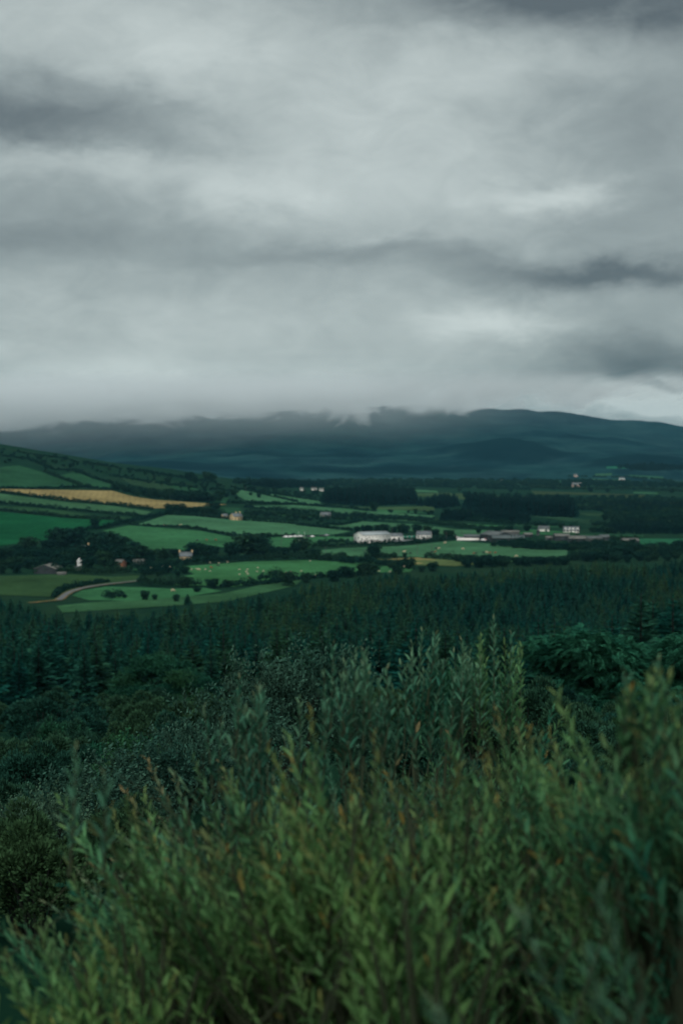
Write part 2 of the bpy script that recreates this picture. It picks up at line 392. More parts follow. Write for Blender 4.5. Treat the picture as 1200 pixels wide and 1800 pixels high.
FIELDS = [
 ([(0,822),(33,818),(80,832),(143,855),(67,858),(-240,860),(-240,824)], G3), ([(100,837),(133,830),(197,853),(187,860),(150,857)], G3),
 ([(-240,859),(0,860),(197,863),(233,873),(273,879),(360,885),(400,887),(353,891),(300,893),(273,894),(200,887),(117,880),(67,873),(0,864),(-240,858)], YEL),
 ([(-240,862),(0,868),(67,877),(117,883),(200,890),(267,900),(253,907),(200,903),(100,893),(0,885),(-240,880)], (.040,.105,.050)),
 ([(-240,884),(0,890),(67,893),(173,907),(233,910),(213,914),(133,909),(33,901),(0,896),(-240,890)], (.025,.072,.032)),
 ([(-240,894),(0,900),(123,912),(220,916),(187,927),(157,933),(77,950),(0,960),(-240,965)], (.009,.076,.030)),
 ([(293,906),(343,908),(400,914),(483,920),(617,934),(587,940),(467,941),(400,939),(350,929),(320,926),(243,922)], G2),
 ([(180,933),(227,924),(320,931),(353,934),(400,943),(467,945),(590,943),(618,945),(573,957),(543,962),(477,962),(420,959),(350,967),(283,968),(247,963),(230,947)], G1),
 ([(233,1001),(320,996),(400,991),(433,988),(540,985),(627,990),(727,1000),(720,1006),(633,1008),(557,1015),(510,1018),(453,1024),(410,1033),(390,1030),(305,1030),(315,1015),(342,1010),(325,1003),(245,1005)], (.042,.145,.056)),
 ([(-240,1013),(0,1013),(123,1010),(200,1015),(247,1012),(240,1021),(193,1026),(143,1032),(110,1046),(97,1050),(0,1047),(-240,1047)], (.030,.070,.028)),
 ([(127,1048),(143,1039),(187,1032),(247,1033),(300,1036),(360,1034),(390,1040),(330,1050),(240,1057),(157,1056)], G1),
 ([(100,1066),(167,1059),(267,1055),(393,1044),(470,1026),(530,1020),(520,1030),(400,1058),(300,1066),(110,1078)], (.034,.098,.044)),
 ([(543,970),(600,964),(700,961),(800,951),(867,957),(940,967),(997,968),(993,984),(907,989),(867,985),(800,980),(783,983),(700,978),(667,980),(613,978),(553,975)], G2),
 ([(660,983),(750,982),(800,986),(850,992),(800,996),(733,994),(693,990)], (.080,.115,.044)),
 ([(668,983),(735,981),(770,985),(700,986)], YEL),
 ([(720,989),(745,990),(725,993)], YEL),
 ([(520,951),(545,951),(593,945),(622,944),(622,953),(597,959),(560,960)], G2),
 ([(567,924),(633,917),(733,922),(800,931),(870,933),(870,943),(800,944),(760,936),(700,932),(620,928)], G2),
 ([(433,890),(517,888),(667,900),(763,907),(760,913),(667,909),(600,904),(500,897)], G2),
 ([(407,858),(440,863),(500,872),(560,880),(564,886),(533,886),(433,880),(420,873)], G2),
 ([(673,858),(767,863),(770,866),(717,865)], G2), ([(720,868),(790,866),(800,872),(740,874)], G4),
 ([(567,888),(650,892),(763,890),(763,899),(667,896)], G4),
 ([(433,912),(523,918),(520,924),(437,918)], G2), ([(640,905),(760,914),(800,921),(760,920),(650,912)], G2),
 ([(370,892),(420,893),(430,903),(375,901)], G3), ([(370,868),(400,872),(420,885),(380,884)], G3),
 ([(837,908),(893,915),(890,918),(837,913)], G2), ([(800,918),(830,922),(822,927),(800,926)], G2),
 ([(1120,947),(1260,948),(1260,966),(1127,963)], (.022,.110,.055)), ([(930,931),(1010,936),(1010,942),(905,939)], G1), ([(1000,938),(1130,940),(1130,945),(1010,945)], G3),
 ([(933,863),(1133,870),(1127,877),(1033,870),(940,870)], (.038,.062,.028)), ([(800,867),(927,875),(923,880),(800,878)], (.038,.068,.030)),
 ([(930,903),(1047,915),(1040,923),(1000,917),(933,908)], (.022,.062,.034)), ([(1013,902),(1160,907),(1153,912),(1033,907)], (.024,.060,.030)),
 ([(1010,963),(1130,968),(1060,975),(1010,972)], (.02,.06,.032)),
 ([(948,846),(990,844),(993,848),(950,849)], (.03,.12,.06)), ([(1017,841),(1087,843),(1087,846),(1017,844)], (.04,.11,.05)),
 ([(1065,820),(1102,820),(1102,824),(1065,824)], (.02,.12,.07)), ([(1045,833),(1075,832),(1074,836),(1045,837)], (.035,.1,.05)),
 ([(1100,834),(1165,838),(1165,844),(1120,841)], (.028,.095,.052)), ([(1112,864),(1155,866),(1155,869),(1112,868)], (.032,.10,.05)), ([(1020,857),(1050,858),(1050,861),(1022,860)], (.032,.10,.05)),
 ([(1040,880),(1230,883),(1230,887),(1040,884)], (.04,.07,.032)), ([(1110,911),(1230,914),(1230,918),(1110,916)], (.03,.075,.038)), ([(820,921),(905,926),(900,930),(820,926)], G1), ([(905,921),(985,925),(985,929),(905,926)], G3),
 ([(590,893),(700,897),(760,902),(700,902),(600,897)], G1), ([(800,899),(850,903),(845,906),(800,903)], G3), ([(1060,893),(1200,897),(1200,900),(1060,897)], (.03,.07,.036)), ([(470,902),(560,906),(620,911),(560,910),(480,906)], G1),
 ([(150,868-14),(250,868),(300,872),(330,878),(280,872),(200,858)], G3), ([(210,838),(270,845),(320,862),(290,864),(230,852)], (.025,.06,.03)), ([(280,850),(330,856),(400,872),(330,868)], G3),
]
for poly, c in FIELDS: drape('field', poly, M['field'], .3, c)

def ribbon(name, pts, width, m, lift):
    W = np.array([hit(*p) for p in dens(pts, 3)])
    for _ in range(2): W[1:-1] = (W[:-2] + 2 * W[1:-1] + W[2:]) / 4
    T = unit(np.gradient(W[:, :2], axis=0)); S = np.column_stack([-T[:, 1], T[:, 0]])
    rows = [np.column_stack([W[:, :2] + S * width * f, H(*(W[:, :2] + S * width * f).T) + lift]) for f in (-.5, 0, .5)]
    n = len(W); v = np.concatenate(rows); q = np.array([(k * n + i, k * n + i + 1, (k + 1) * n + i + 1, (k + 1) * n + i)[::-1] for k in range(2) for i in range(n - 1)])
    o = link(name, npmesh(name, v, q, m)); o['kind'] = 'structure'; return o
ROAD = [(50,1061),(80,1058),(104,1056),(113,1048),(122,1042),(140,1036),(165,1031),(187,1028),(243,1022)]
ribbon('road_verge', ROAD, 4.8, M['gravel'], .42)
ribbon('road', ROAD[2:], 2.8, M['asphalt'], .5)
ribbon('road', [(690,952),(745,949),(800,945),(835,947)], 10, M['yard'], .45)

# ------------------------------------------------------------------ hedgerows
def blob(bag, c, rx, rz, n, s):
    d = rdir(n); d[:, 2] = np.abs(d[:, 2]) * 1.25 - .25
    k = R_.random(n) ** .4
    C = c + d * k[:, None] * np.array([rx, rx, rz]); nn = unit(d + .8 * rdir(n)); D_ = unit(np.cross(nn, rdir(n)))
    bag.quads(C, D_, nn, s * R_.uniform(.7, 1.4, n), s * R_.uniform(.6, 1.1, n))
def hedge(pts, h, label, gap=0.0, group='hedgerows between the fields', wv_=.45, name='hedgerow'):
    h *= 1.15 if h < 5 else 1.1; P = np.array([hit(*p) for p in dens(pts, 5)])
    seg = np.linalg.norm(np.diff(P, axis=0), axis=1); cum = np.concatenate([[0], np.cumsum(seg)])
    o0 = P[len(P) // 2].copy(); bag = Bag(); d = 0.0
    dist = o0[1]; st = max(1.4, dist / 750)
    while d < cum[-1]:
        c = np.array([np.interp(d, cum, P[:, k]) for k in range(3)])
        if vnoise(np.array([d / 14.0]), np.array([o0[0]]), 5)[0] > gap:
            hh = h * (1 + wv_ * (R_.random() - .4) * 2) * (1.5 if R_.random() < .08 else 1); rx = max(1.2, hh * .55)
            c = c + np.array([R_.normal() * .35, R_.normal() * .35, 0]); c[2] = float(H(c[0], c[1])) + hh * .38
            blob(bag, c - o0, rx, hh * .66, 62, max(.95, dist / 1350))
        d += st * R_.uniform(.7, 1.3)
    if not bag.n: return
    o = link(name, bag.mesh(name, M['hedge']), loc=o0); tag(o, label, 'hedge', group); return o
HEDGES = [
 ([(-235,858),(33,859),(67,860),(143,857),(197,861)], 2.0, 'thin hedge along the upper edge of the straw-yellow field', 0),
 ([(-235,862),(0,866),(67,875),(117,881),(200,889),(270,897)], 3.0, 'dark hedge along the lower edge of the straw-yellow field', 0),
 ([(-235,880),(0,886),(100,895),(200,905),(255,909)], 2.6, 'second dark hedge below the straw-yellow field', 0),
 ([(-235,892),(0,898),(60,904),(123,911),(180,913),(215,915)], 2.6, 'hedge along the top of the vivid green field at the left edge', 0),
 ([(143,934),(187,928),(220,920),(260,912),(300,903)], 3.2, 'hedge climbing diagonally from the grove towards the end of the yellow field', 0),
 ([(80,832),(100,839),(143,855),(165,858)], 3.0, 'hedge slanting down between the two small upper hill fields', 0),
 ([(0,802),(50,808),(95,826),(133,828),(160,838)], 2.2, 'scrubby hedge high on the left hill above the small fields', .25),
 ([(133,828),(165,842),(205,853)], 3.0, 'hedge down the right side of the small upper hill field', 0),
 ([(225,922),(270,926),(317,927),(350,931),(385,938),(440,942),(480,943)], 1.6, 'low hedge snaking between the two pale green pastures', .1),
 ([(293,904),(340,907),(400,912),(450,917),(500,920),(560,927),(620,934)], 2.0, 'long hedge under the cream house along the top of the pasture', .05),
 ([(400,943),(440,945),(490,943),(520,944)], 2.4, 'broken hedge left of the parked cars', .3),
 ([(233,1000),(280,998),(320,994),(360,990),(400,988),(440,986)], 3.6, 'thick clipped hedge above the pasture full of sheep', 0),
 ([(60,1008),(120,1008),(175,1010),(232,1006)], 3.2, 'long clipped hedge below the farm grove on the left', 0),
 ([(440,986),(500,984),(560,985),(612,988)], 4.0, 'tall hedge along the top right of the sheep pasture', .05),
 ([(600,990),(640,993),(680,996),(720,998)], 4.0, 'bushy hedge between the sheep pasture and the yellow strip', .1),
 ([(625,982),(665,981),(720,978),(760,982),(830,985)], 2.6, 'gappy hedge below the cattle pasture', .35),
 ([(540,963),(600,961),(660,959),(720,957),(770,951),(800,948)], 3.0, 'long dark hedge in front of the white barn', 0),
 ([(560,958),(600,953),(640,953)], 2.6, 'short hedge at the left corner of the white barn', .1),
 ([(590,944),(605,943),(622,942)], 2.0, 'short hedge at the end of the pitch', .2),
 ([(245,1012),(270,1010),(300,1007),(325,1006)], 4.5, 'dense bank of bushes at the left end of the sheep pasture', 0),
 ([(245,1029),(275,1031),(310,1030),(350,1031)], 3.6, 'row of bushes along the bottom of the sheep pasture', .2),
 ([(455,1019),(475,1017),(500,1016)], 3.2, 'short clump of bushes inside the lower sheep pasture', 0),
 ([(390,1033),(430,1030),(470,1028),(520,1020),(570,1016),(640,1012)], 2.4, 'bushy hedge along the forest edge below the sheep pasture', .15),
 ([(185,1054),(205,1053),(222,1052)], 3.0, 'low bushes alone in the lower pasture beside the road', 0),
 ([(96,1052),(104,1043),(120,1036),(150,1030),(190,1024)], 2.0, 'weedy hedge along the upper side of the curving road', .1),
 ([(407,858),(440,865),(480,874),(525,884)], 2.4, 'hedge across the steep pasture above the cream house', .15),
 ([(430,860),(500,872),(565,882)], 2.2, 'hedge along the upper edge of the steep pasture', .2),
 ([(400,885),(460,886),(520,888),(580,891),(650,899)], 2.6, 'hedge along the top of the long narrow middle pasture', .1),
 ([(430,893),(480,898),(560,903),(600,906),(680,912),(760,915)], 3.4, 'thick hedge along the bottom of the long narrow middle pasture', .1),
 ([(430,912),(480,915),(523,918)], 2.6, 'hedge right of the cream house', .1),
 ([(565,925),(600,924),(635,917)], 2.2, 'hedge left of the pasture behind the barn', .2),
 ([(680,913),(730,917),(780,924),(820,928)], 3.2, 'hedge along the top of the pasture behind the barn', .1),
 ([(800,928),(850,931),(900,932)], 3.0, 'hedge behind the farm sheds', .1),
 ([(800,914),(850,918),(900,923),(950,925),(1010,927)], 3.4, 'dark hedge behind the white dormer house', .1),
 ([(865,962),(900,963),(940,966),(1000,967),(1060,962)], 5.0, 'dark overgrown hedge in front of the farm sheds', 0),
 ([(1000,985),(1060,978),(1130,972),(1220,970)], 5.0, 'dark scrubby hedge at the right edge above the forest', 0),
 ([(1040,925),(1110,931),(1220,932)], 5.0, 'dark belt of scrub right of the white dormer house', 0),
 ([(1000,947),(1080,950),(1120,954)], 3.4, 'hedge in front of the rightmost sheds', .2),
 ([(930,858),(1000,861),(1060,862),(1130,862),(1220,866)], 5.0, 'dark distant hedge below the pinkish house', .1),
 ([(930,850),(980,853),(1060,852),(1120,854),(1220,856)], 5.0, 'dark distant hedge level with the pinkish house', .1),
 ([(410,849),(470,850),(540,853),(600,852)], 5.0, 'faraway hedge line at the left foot of the mountain', .1),
 ([(600,855),(660,855),(720,856),(800,858),(930,862)], 5.0, 'faraway hedge line behind the conifer block', .15),
 ([(600,848),(700,848),(800,850),(930,852)], 5.5, 'farthest hedge line at the foot of the mountain', .15),
 ([(930,880),(1010,884),(1100,884),(1220,886)], 6.0, 'dark tree belt right of the dark conifer block', .05),
 ([(1010,896),(1100,898),(1220,900)], 5.5, 'lower dark tree belt at the right edge', .1),
 ([(200,855),(240,866),(290,874),(340,879),(390,882)], 5.5, 'line of rounded trees and bushes above the yellow field', 0),
 ([(200,838),(260,848),(320,856),(390,862),(430,868)], 2.6, 'scattered scrub across the left hillside', .35),
 ([(150,815),(220,825),(300,838),(380,850)], 3.0, 'scrub dotted along the crest of the left hill', .3),
 ([(0,790),(60,800),(110,806),(160,820)], 1.8, 'low scrub high on the crest of the left hill', .4),
 ([(300,900),(330,901),(365,903),(395,906)], 5.0, 'bushy row between the yellow field and the cream house', .05),
 ([(430,905),(470,906),(520,908),(560,912),(610,914)], 4.6, 'wide band of bushes right of the cream house', 0),
 ([(620,908),(660,914),(700,916)], 4.0, 'band of bushes around the grey-roofed cottage', .1),
 ([(1000,845),(1060,848),(1110,849)], 4.0, 'far hedge under the small white cottage', .1), ([(1000,838),(1060,839),(1110,840),(1180,846)], 3.5, 'farthest hedge on the slope of small fields', .2),
]
for pts, h, lab, gap in HEDGES: hedge(pts, h, lab, gap)

# ------------------------------------------------------------------ far trees
def crown_broad(k):
    b = Bag(); n = 15
    for i in range(n):
        a = i * 2.4 + k; t = (i + .5) / n; z = .22 + .62 * t; rr = .30 * math.sin(math.pi * (.18 + .80 * (1 - t) ** .8)) * R_.uniform(.75, 1.1)
        blob(b, np.array([rr * math.cos(a), rr * math.sin(a), z]), .19 + .05 * R_.random(), .15 + .05 * R_.random(), 42, .095)
    blob(b, np.array([0, 0, .42]), .30, .44, 150, .12)
    blob(b, np.array([0, 0, .12]), .30, .2, 80, .11)
    return b.mesh('crown', M['hedge'])
def trunk_mesh(h=.5, r=.03):
    b = Bag(); b.tube([(0, 0, -.03), (.005, 0, h * .5), (0, .01, h)], [r, r * .75, r * .35], 6)
    for i in range(5):
        a = i * 1.26; z = h * (.5 + .08 * i)
        b.tube([(0, 0, z), (.09 * math.cos(a), .09 * math.sin(a), z + .1), (.18 * math.cos(a), .18 * math.sin(a), z + .17)], [r * .45, r * .3, r * .1], 4)
    return b.mesh('trunk', M['bark'])
BCROWN = [crown_broad(k) for k in range(4)]; BTRUNK = trunk_mesh()
def spruce_crown(k, m, whorls=24, flat=1.0):
    b = Bag(); rw = .25 + .03 * R_.random()
    for i in range(whorls):
        t = (i + R_.uniform(-.3, .3)) / whorls; z = .06 + .92 * t; ln = rw * (1 - t) ** .8 * R_.uniform(.85, 1.15) + .012
        nb = max(4, int(11 * (1 - t) + 4)); a = R_.random() * 6.28 + np.arange(nb) / nb * 6.283 + R_.normal(size=nb) * .2
        l = ln * R_.uniform(.7, 1.2, nb); dirh = np.column_stack([np.cos(a), np.sin(a), np.zeros(nb)])
        rise = (.35 * t - .12 * (1 - t)) + R_.normal(size=nb) * .06
        for f0, f1, ww in ((.10, .62, .30), (.42, .86, .30), (.7, 1.08, .22)):
            p0 = dirh * (l * f0)[:, None]; p1 = dirh * (l * f1)[:, None]
            p0[:, 2] = z + l * f0 * rise - .10 * l * f0 ** 2; p1[:, 2] = z + l * f1 * rise - .10 * l * f1 ** 2 + .06 * l * f1 ** 3
            C = (p0 + p1) / 2; D_ = unit(p1 - p0); nn = unit(np.array([0, 0, 1.]) + .55 * rdir(nb))
            L_ = np.linalg.norm(p1 - p0, axis=1)
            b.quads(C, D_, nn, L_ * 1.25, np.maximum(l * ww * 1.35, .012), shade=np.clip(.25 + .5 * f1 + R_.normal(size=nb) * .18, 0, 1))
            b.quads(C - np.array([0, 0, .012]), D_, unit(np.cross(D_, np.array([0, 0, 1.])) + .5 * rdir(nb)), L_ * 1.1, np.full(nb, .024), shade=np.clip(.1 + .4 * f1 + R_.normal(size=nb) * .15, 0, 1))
    b.quads(np.array([[0, 0, .985]]), np.array([[0, 0, 1.]]), np.array([[1., 0, 0]]), .06, .014)
    b.quads(np.array([[0, 0, .985]]), np.array([[0, 0, 1.]]), np.array([[0, 1., 0]]), .06, .014)
    return b.mesh('crown', m)
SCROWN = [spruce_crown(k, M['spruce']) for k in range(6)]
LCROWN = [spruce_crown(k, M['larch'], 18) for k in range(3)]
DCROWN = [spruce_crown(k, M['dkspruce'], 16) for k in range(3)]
def _st():
    b = Bag(); b.tube([(0, 0, -.04), (0, 0, .5), (0, 0, .97)], [.018, .011, .003], 6); return b.mesh('trunk', M['bark'])
STRUNK = _st()
def tree(name, crown, trunk, loc, h, wide, label, cat, group, rz=None):
    o = link(name, None, loc=loc, rz=R_.random() * 6.28 if rz is None else rz, sc=(h * wide, h * wide, h)); o.empty_display_size = .2
    tag(o, label, cat, group); link('crown', crown, o); link('trunk', trunk, o); return o
def gp(x, y): return np.array([x, y, float(H(x, y))])

def stuff_forest(name, pts, hs, crowns, trunk, label, wide):
    """one object that scatters the trees of a wood with geometry nodes"""
    me = bpy.data.meshes.new(name); me.vertices.add(len(pts)); me.vertices.foreach_set('co', np.asarray(pts, np.float32).ravel())
    a = me.attributes.new('tree_size', 'FLOAT_VECTOR', 'POINT'); a.data.foreach_set('vector', np.column_stack([hs * wide, hs * wide, hs]).astype(np.float32).ravel())
    a = me.attributes.new('tree_turn', 'FLOAT_VECTOR', 'POINT'); rr = np.zeros((len(pts), 3), np.float32); rr[:, 2] = R_.random(len(pts)) * 6.28; rr[:, :2] = R_.normal(size=(len(pts), 2)) * .02; a.data.foreach_set('vector', rr.ravel())
    a = me.attributes.new('tree_kind', 'INT', 'POINT'); a.data.foreach_set('value', R_.integers(0, len(crowns), len(pts)).astype(np.int32))
    o = link(name, me); tag(o, label, None, None, 'stuff')
    g = bpy.data.node_groups.new(name, 'GeometryNodeTree')
    g.interface.new_socket('Geometry', in_out='INPUT', socket_type='NodeSocketGeometry'); g.interface.new_socket('Geometry', in_out='OUTPUT', socket_type='NodeSocketGeometry')
    gi = g.nodes.new('NodeGroupInput'); go = g.nodes.new('NodeGroupOutput'); ip = g.nodes.new('GeometryNodeInstanceOnPoints'); ip.inputs['Pick Instance'].default_value = True
    jn = g.nodes.new('GeometryNodeJoinGeometry')
    for c in crowns:
        j1 = g.nodes.new('GeometryNodeJoinGeometry')
        for ob in (c, trunk):
            oi = g.nodes.new('GeometryNodeObjectInfo'); oi.transform_space = 'ORIGINAL'; oi.inputs['Object'].default_value = ob
            g.links.new(oi.outputs['Geometry'], j1.inputs[0])
        gt = g.nodes.new('GeometryNodeGeometryToInstance'); g.links.new(j1.outputs[0], gt.inputs[0]); g.links.new(gt.outputs[0], jn.inputs[0])
    def na(nm, ty, sock):
        n = g.nodes.new('GeometryNodeInputNamedAttribute'); n.data_type = ty; n.inputs['Name'].default_value = nm
        out = [q for q in n.outputs if q.enabled and q.name == 'Attribute'][0]; g.links.new(out, ip.inputs[sock])
    na('tree_size', 'FLOAT_VECTOR', 'Scale'); na('tree_turn', 'FLOAT_VECTOR', 'Rotation'); na('tree_kind', 'INT', 'Instance Index')
    g.links.new(gi.outputs[0], ip.inputs['Points']); g.links.new(jn.outputs[0], ip.inputs['Instance']); g.links.new(ip.outputs[0], go.inputs[0])
    mo = o.modifiers.new('scatter', 'NODES'); mo.node_group = g
    return o

# --- the spruce plantation below the viewpoint
TOP = [(-80,1030),(0,1040),(60,1060),(100,1069),(200,1073),(300,1064),(380,1054),(450,1042),(520,1027),(600,1016),(640,1004),(720,1006),(800,1004),(850,996),(900,992),(1000,987),(1100,986),(1280,976)]
def plantation():
    sp = 6.0; X = []; ys = np.arange(120, 900, sp)
    for y in ys:
        xs = np.arange(-.27 * y - 8, .27 * y + 8, sp); X.append(np.column_stack([xs + R_.normal(size=len(xs)) * .9, y + R_.normal(size=len(xs)) * .9]))
    P = np.concatenate(X); z = H(P[:, 0], P[:, 1]); h = 11.5 + 6.0 * fbm(P[:, 0] / 45, P[:, 1] / 45, 21, 3) * 2 + R_.normal(size=len(P)) * 1.7
    u, v_ = to_px(P[:, 0], P[:, 1], z + h)
    far = np.interp(u, [q[0] for q in TOP], [q[1] for q in TOP])
    near = np.interp(u, [-100, 0, 150, 330, 500, 700, 1300], [215, 215, 230, 235, 220, 200, 190])
    k = (v_ > far + R_.normal(size=len(P)) * 2.5) & (P[:, 1] > near + 25 * fbm(P[:, 0] / 20, P[:, 1] / 20, 4, 2)) & (h > 6) & (R_.random(len(P)) > .06)
    P, z, h, u, v_ = P[k], z[k], h[k], u[k], v_[k]
    vis = (u > 0) & (u < 1200) & (v_ < np.interp(u, [0, 430, 520, 700, 960, 1200], [1240, 1230, 1160, 1150, 1110, 1080]))
    order = np.argsort(np.where(vis, P[:, 1] / h, 1e9)); nr = order[:300]; rest = np.setdiff1d(np.arange(len(P)), nr)
    larch = (fbm(P[:, 0] / 38, P[:, 1] / 60, 77, 3) + R_.normal(size=len(P)) * .05) > .13
    first = {True: [], False: []}
    for i in nr:
        lr = bool(larch[i]); lst = first[lr]; C_ = LCROWN if lr else SCROWN
        lst.append(tree('larch_tree' if lr else 'spruce_tree', C_[len(lst)] if len(lst) < len(C_) else C_[R_.integers(len(C_))], STRUNK, (P[i, 0], P[i, 1], z[i]), h[i], 1.0 + .2 * R_.normal(),
            'paler yellow-green larch near the front of the dense plantation' if lr else 'dark green spruce near the front of the dense plantation below the scrub', 'tree', 'larches at the front of the plantation' if lr else 'spruces at the front of the plantation'))
    crn = lambda o: [c for c in o.children if c.name.startswith('crown')][0]
    cr_ = [crn(o) for o in first[False][:6]]; tk = [c for c in first[False][0].children if c.name.startswith('trunk')][0]
    k1 = rest[~larch[rest]]; k2 = rest[larch[rest]]
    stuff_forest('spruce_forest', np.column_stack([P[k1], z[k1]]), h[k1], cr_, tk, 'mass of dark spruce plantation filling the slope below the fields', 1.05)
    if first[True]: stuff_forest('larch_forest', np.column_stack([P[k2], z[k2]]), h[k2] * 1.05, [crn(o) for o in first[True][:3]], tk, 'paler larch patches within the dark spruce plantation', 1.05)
    return cr_, tk
SPR, STK = plantation()

# --- conifer woods and scrub belts in the valley
def wood(name, poly, sp, h, crowns, trunk, label, wide=1.0):
    W = [tuple(hit(p[0] + R_.normal() * 2, p[1] + R_.normal() * .5)[:2]) for p in dens(poly + poly[:1], 7)[:-1]]
    xs = [p[0] for p in W]; ys = [p[1] for p in W]
    gx, gy = np.meshgrid(np.arange(min(xs), max(xs), sp), np.arange(min(ys), max(ys), sp)); gx = gx.ravel() + R_.normal(size=gx.size) * sp * .25; gy = gy.ravel() + R_.normal(size=gy.size) * sp * .25
    k = inpoly(gx, gy, W); gx, gy = gx[k], gy[k]
    if not len(gx): return
    hs = h * (1 + .9 * fbm(gx / 34, gy / 34, 8, 2) * 2 + R_.normal(size=len(gx)) * .15); hs = np.clip(hs, h * .35, h * 1.5)
    return stuff_forest(name, np.column_stack([gx, gy, H(gx, gy)]), hs, crowns, trunk, label, wide)
p0 = hit(738, 889)
dk = [tree('dark_spruce', DCROWN[k], STRUNK, gp(p0[0] + 9 * k, p0[1] + 3 * k), 12 + k, 1.2, 'dark conifer in the short gap between the two conifer blocks', 'tree', 'dark conifers between the blocks') for k in range(3)]
DKC = [[c for c in o.children if c.name.startswith('crown')][0] for o in dk]; DKT = [c for c in dk[0].children if c.name.startswith('trunk')][0]
wood('conifer_block', [(568,884),(575,878),(640,875),(725,877),(733,886),(650,889),(600,887)], 6, 17, DKC, DKT, 'large dark conifer block in the middle of the valley', 1.25)
wood('conifer_block', [(738,889),(760,886),(800,886),(805,890),(770,893)], 6, 12, DKC, DKT, 'smaller dark conifer strip right of the large conifer block', 1.25)
wood('conifer_block', [(815,892),(840,888),(920,892),(1008,900),(1008,910),(930,907),(850,900)], 6.5, 15, DKC, DKT, 'dark conifer wood right of the valley centre', 1.25)
wood('dark_wood', [(766,915),(790,908),(830,910),(830,916)], 6, 10, DKC, DKT, 'small dark copse above the cattle pasture', 1.5)
wood('dark_wood', [(825,910),(860,906),(930,913),(930,920),(880,917)], 6, 9, DKC, DKT, 'dark copse below the conifer wood on the right', 1.5)
wood('dark_wood', [(1010,895),(1100,890),(1230,890),(1230,897),(1090,902)], 10, 7, DKC, DKT, 'long dark wood at the right edge of the valley', 1.5)
wood('dark_wood', [(1040,935),(1080,926),(1230,922),(1230,938),(1120,940)], 8, 5, DKC, DKT, 'dark scrubby wood beside the white dormer house', 1.6)
wood('far_wood', [(1080,822),(1130,817),(1230,820),(1230,826),(1130,828)], 11, 10, DKC, DKT, 'dark forest patch on the far slope at the right', 1.6)
wood('far_wood', [(420,852),(500,850),(580,853),(560,857),(480,858)], 9, 9, DKC, DKT, 'far band of dark trees above the steep pasture', 1.7)

# --- single broadleaf trees, one object each
def bt(px, py, hpx, label, group=None, wide=1.15, dark=None):
    p = hit(px, py); h = hpx * 1.12 * p[1] / F
    if group:
        h *= R_.uniform(.72, 1.22); wide *= R_.uniform(1.0, 1.5); p = gp(p[0] + R_.normal() * h * .25, p[1] + R_.normal() * h * .3)
    return tree('broadleaf_tree', BCROWN[R_.integers(4)], BTRUNK, p, h, wide, label, 'tree', group)
bt(657, 981, 23, 'large rounded tree alone in front of the white barn', wide=1.35)
bt(657, 900, 17, 'rounded tree standing alone below the large conifer block', wide=1.1)
bt(711, 981, 9, 'small round bush on the lower edge of the cattle pasture'); bt(694, 981, 8, 'low bush right of the large rounded tree', wide=1.3)
bt(167, 930, 18, 'lone tree sticking up at the right end of the vivid green field')
bt(296, 849, 10, 'dark round bush alone on the upper left hillside', wide=1.3)
bt(255, 1055, 16, 'tree in the lower pasture beside the road', wide=1.3); bt(272, 1055, 10, 'small tree next to the tree in the lower pasture')
bt(310, 1058, 13, 'small tree near the forest edge in the lower pasture', wide=1.2)
tree('spruce_tree', SCROWN[2], STRUNK, hit(330, 1063), 20 * hit(330, 1063)[1] / F, 1.5, 'single dark conifer at the upper edge of the forest, alone in the strip', 'tree', None)
for px, py, hp in [(333,1032,22),(368,1034,16),(396,1032,16),(348,1041,12)]:
    bt(px, py, hp, 'rounded bush below the left part of the sheep pasture', 'rounded bushes below the sheep pasture', 1.5)
for px, py, hp in [(515,1030,22),(540,1026,20),(580,1022,22),(612,1016,24),(638,1012,30),(660,1010,14),(687,1000,12),(706,1010,20),(715,1000,20),(740,1006,14),(760,1004,14)]:
    bt(px, py, hp, 'rounded tree on the edge between the spruce plantation and the sheep pasture', 'trees on the upper edge of the plantation', 1.25)
for px, py, hp in [(823,987,16),(845,992,12),(875,993,10),(905,990,10),(940,992,12),(1010,985,17),(1035,984,18),(1060,982,16),(1090,978,15),(1120,975,16),(1150,975,15),(1180,972,14)]:
    bt(px, py, hp, 'dark tree along the far right edge of the plantation', 'dark trees along the right edge of the plantation', 1.4)
GROVE = [(3,985,24),(20,978,22),(45,972,26),(62,980,22),(80,965,24),(95,962,30),(108,958,34),(120,956,28),(135,957,30),(150,968,30),(165,965,34),(182,962,34),(200,961,32),(215,963,28),
         (30,992,24),(60,996,22),(85,985,24),(112,982,26),(138,978,30),(128,990,26),(165,985,28),(188,982,28),(212,985,26),(230,985,24),(245,984,26),(265,984,26),(120,1000,22),(165,1000,26),(195,1000,20),(238,966,20),
         (10,1004,18),(35,1004,18),(100,1002,16),(178,993,28),(205,990,22),(225,992,20),(258,990,18),(280,985,20)]
for px, py, hp in GROVE: bt(px, py + 4, hp, 'dark leafy tree in the dense grove around the left farm', 'trees of the grove around the left farm', 1.2)
for px, py, hp in [(292,982,16),(310,980,18),(330,976,14),(350,979,26),(368,980,20),(382,981,24),(398,980,30),(413,978,30),(428,978,30),(445,978,30),(460,979,28),(475,980,20),(490,980,20),(505,980,18),(520,974,22),(534,972,24),(545,980,16),(560,982,14),(580,983,13),(600,985,13)]:
    bt(px, py, hp, 'dark tree in the row above the sheep pasture', 'row of trees above the sheep pasture', 1.15)
for px, py, hp in [(628,936,14),(640,937,16),(652,936,15),(665,936,15),(678,936,15),(692,937,13),(705,937,13),(718,938,13),(732,938,13),(745,939,13),(758,940,11),(770,941,12),(782,942,12),(792,942,12)]:
    bt(px, py, hp, 'dark tree in the shelter belt right behind the white barn', 'shelter belt behind the white barn', 1.3)
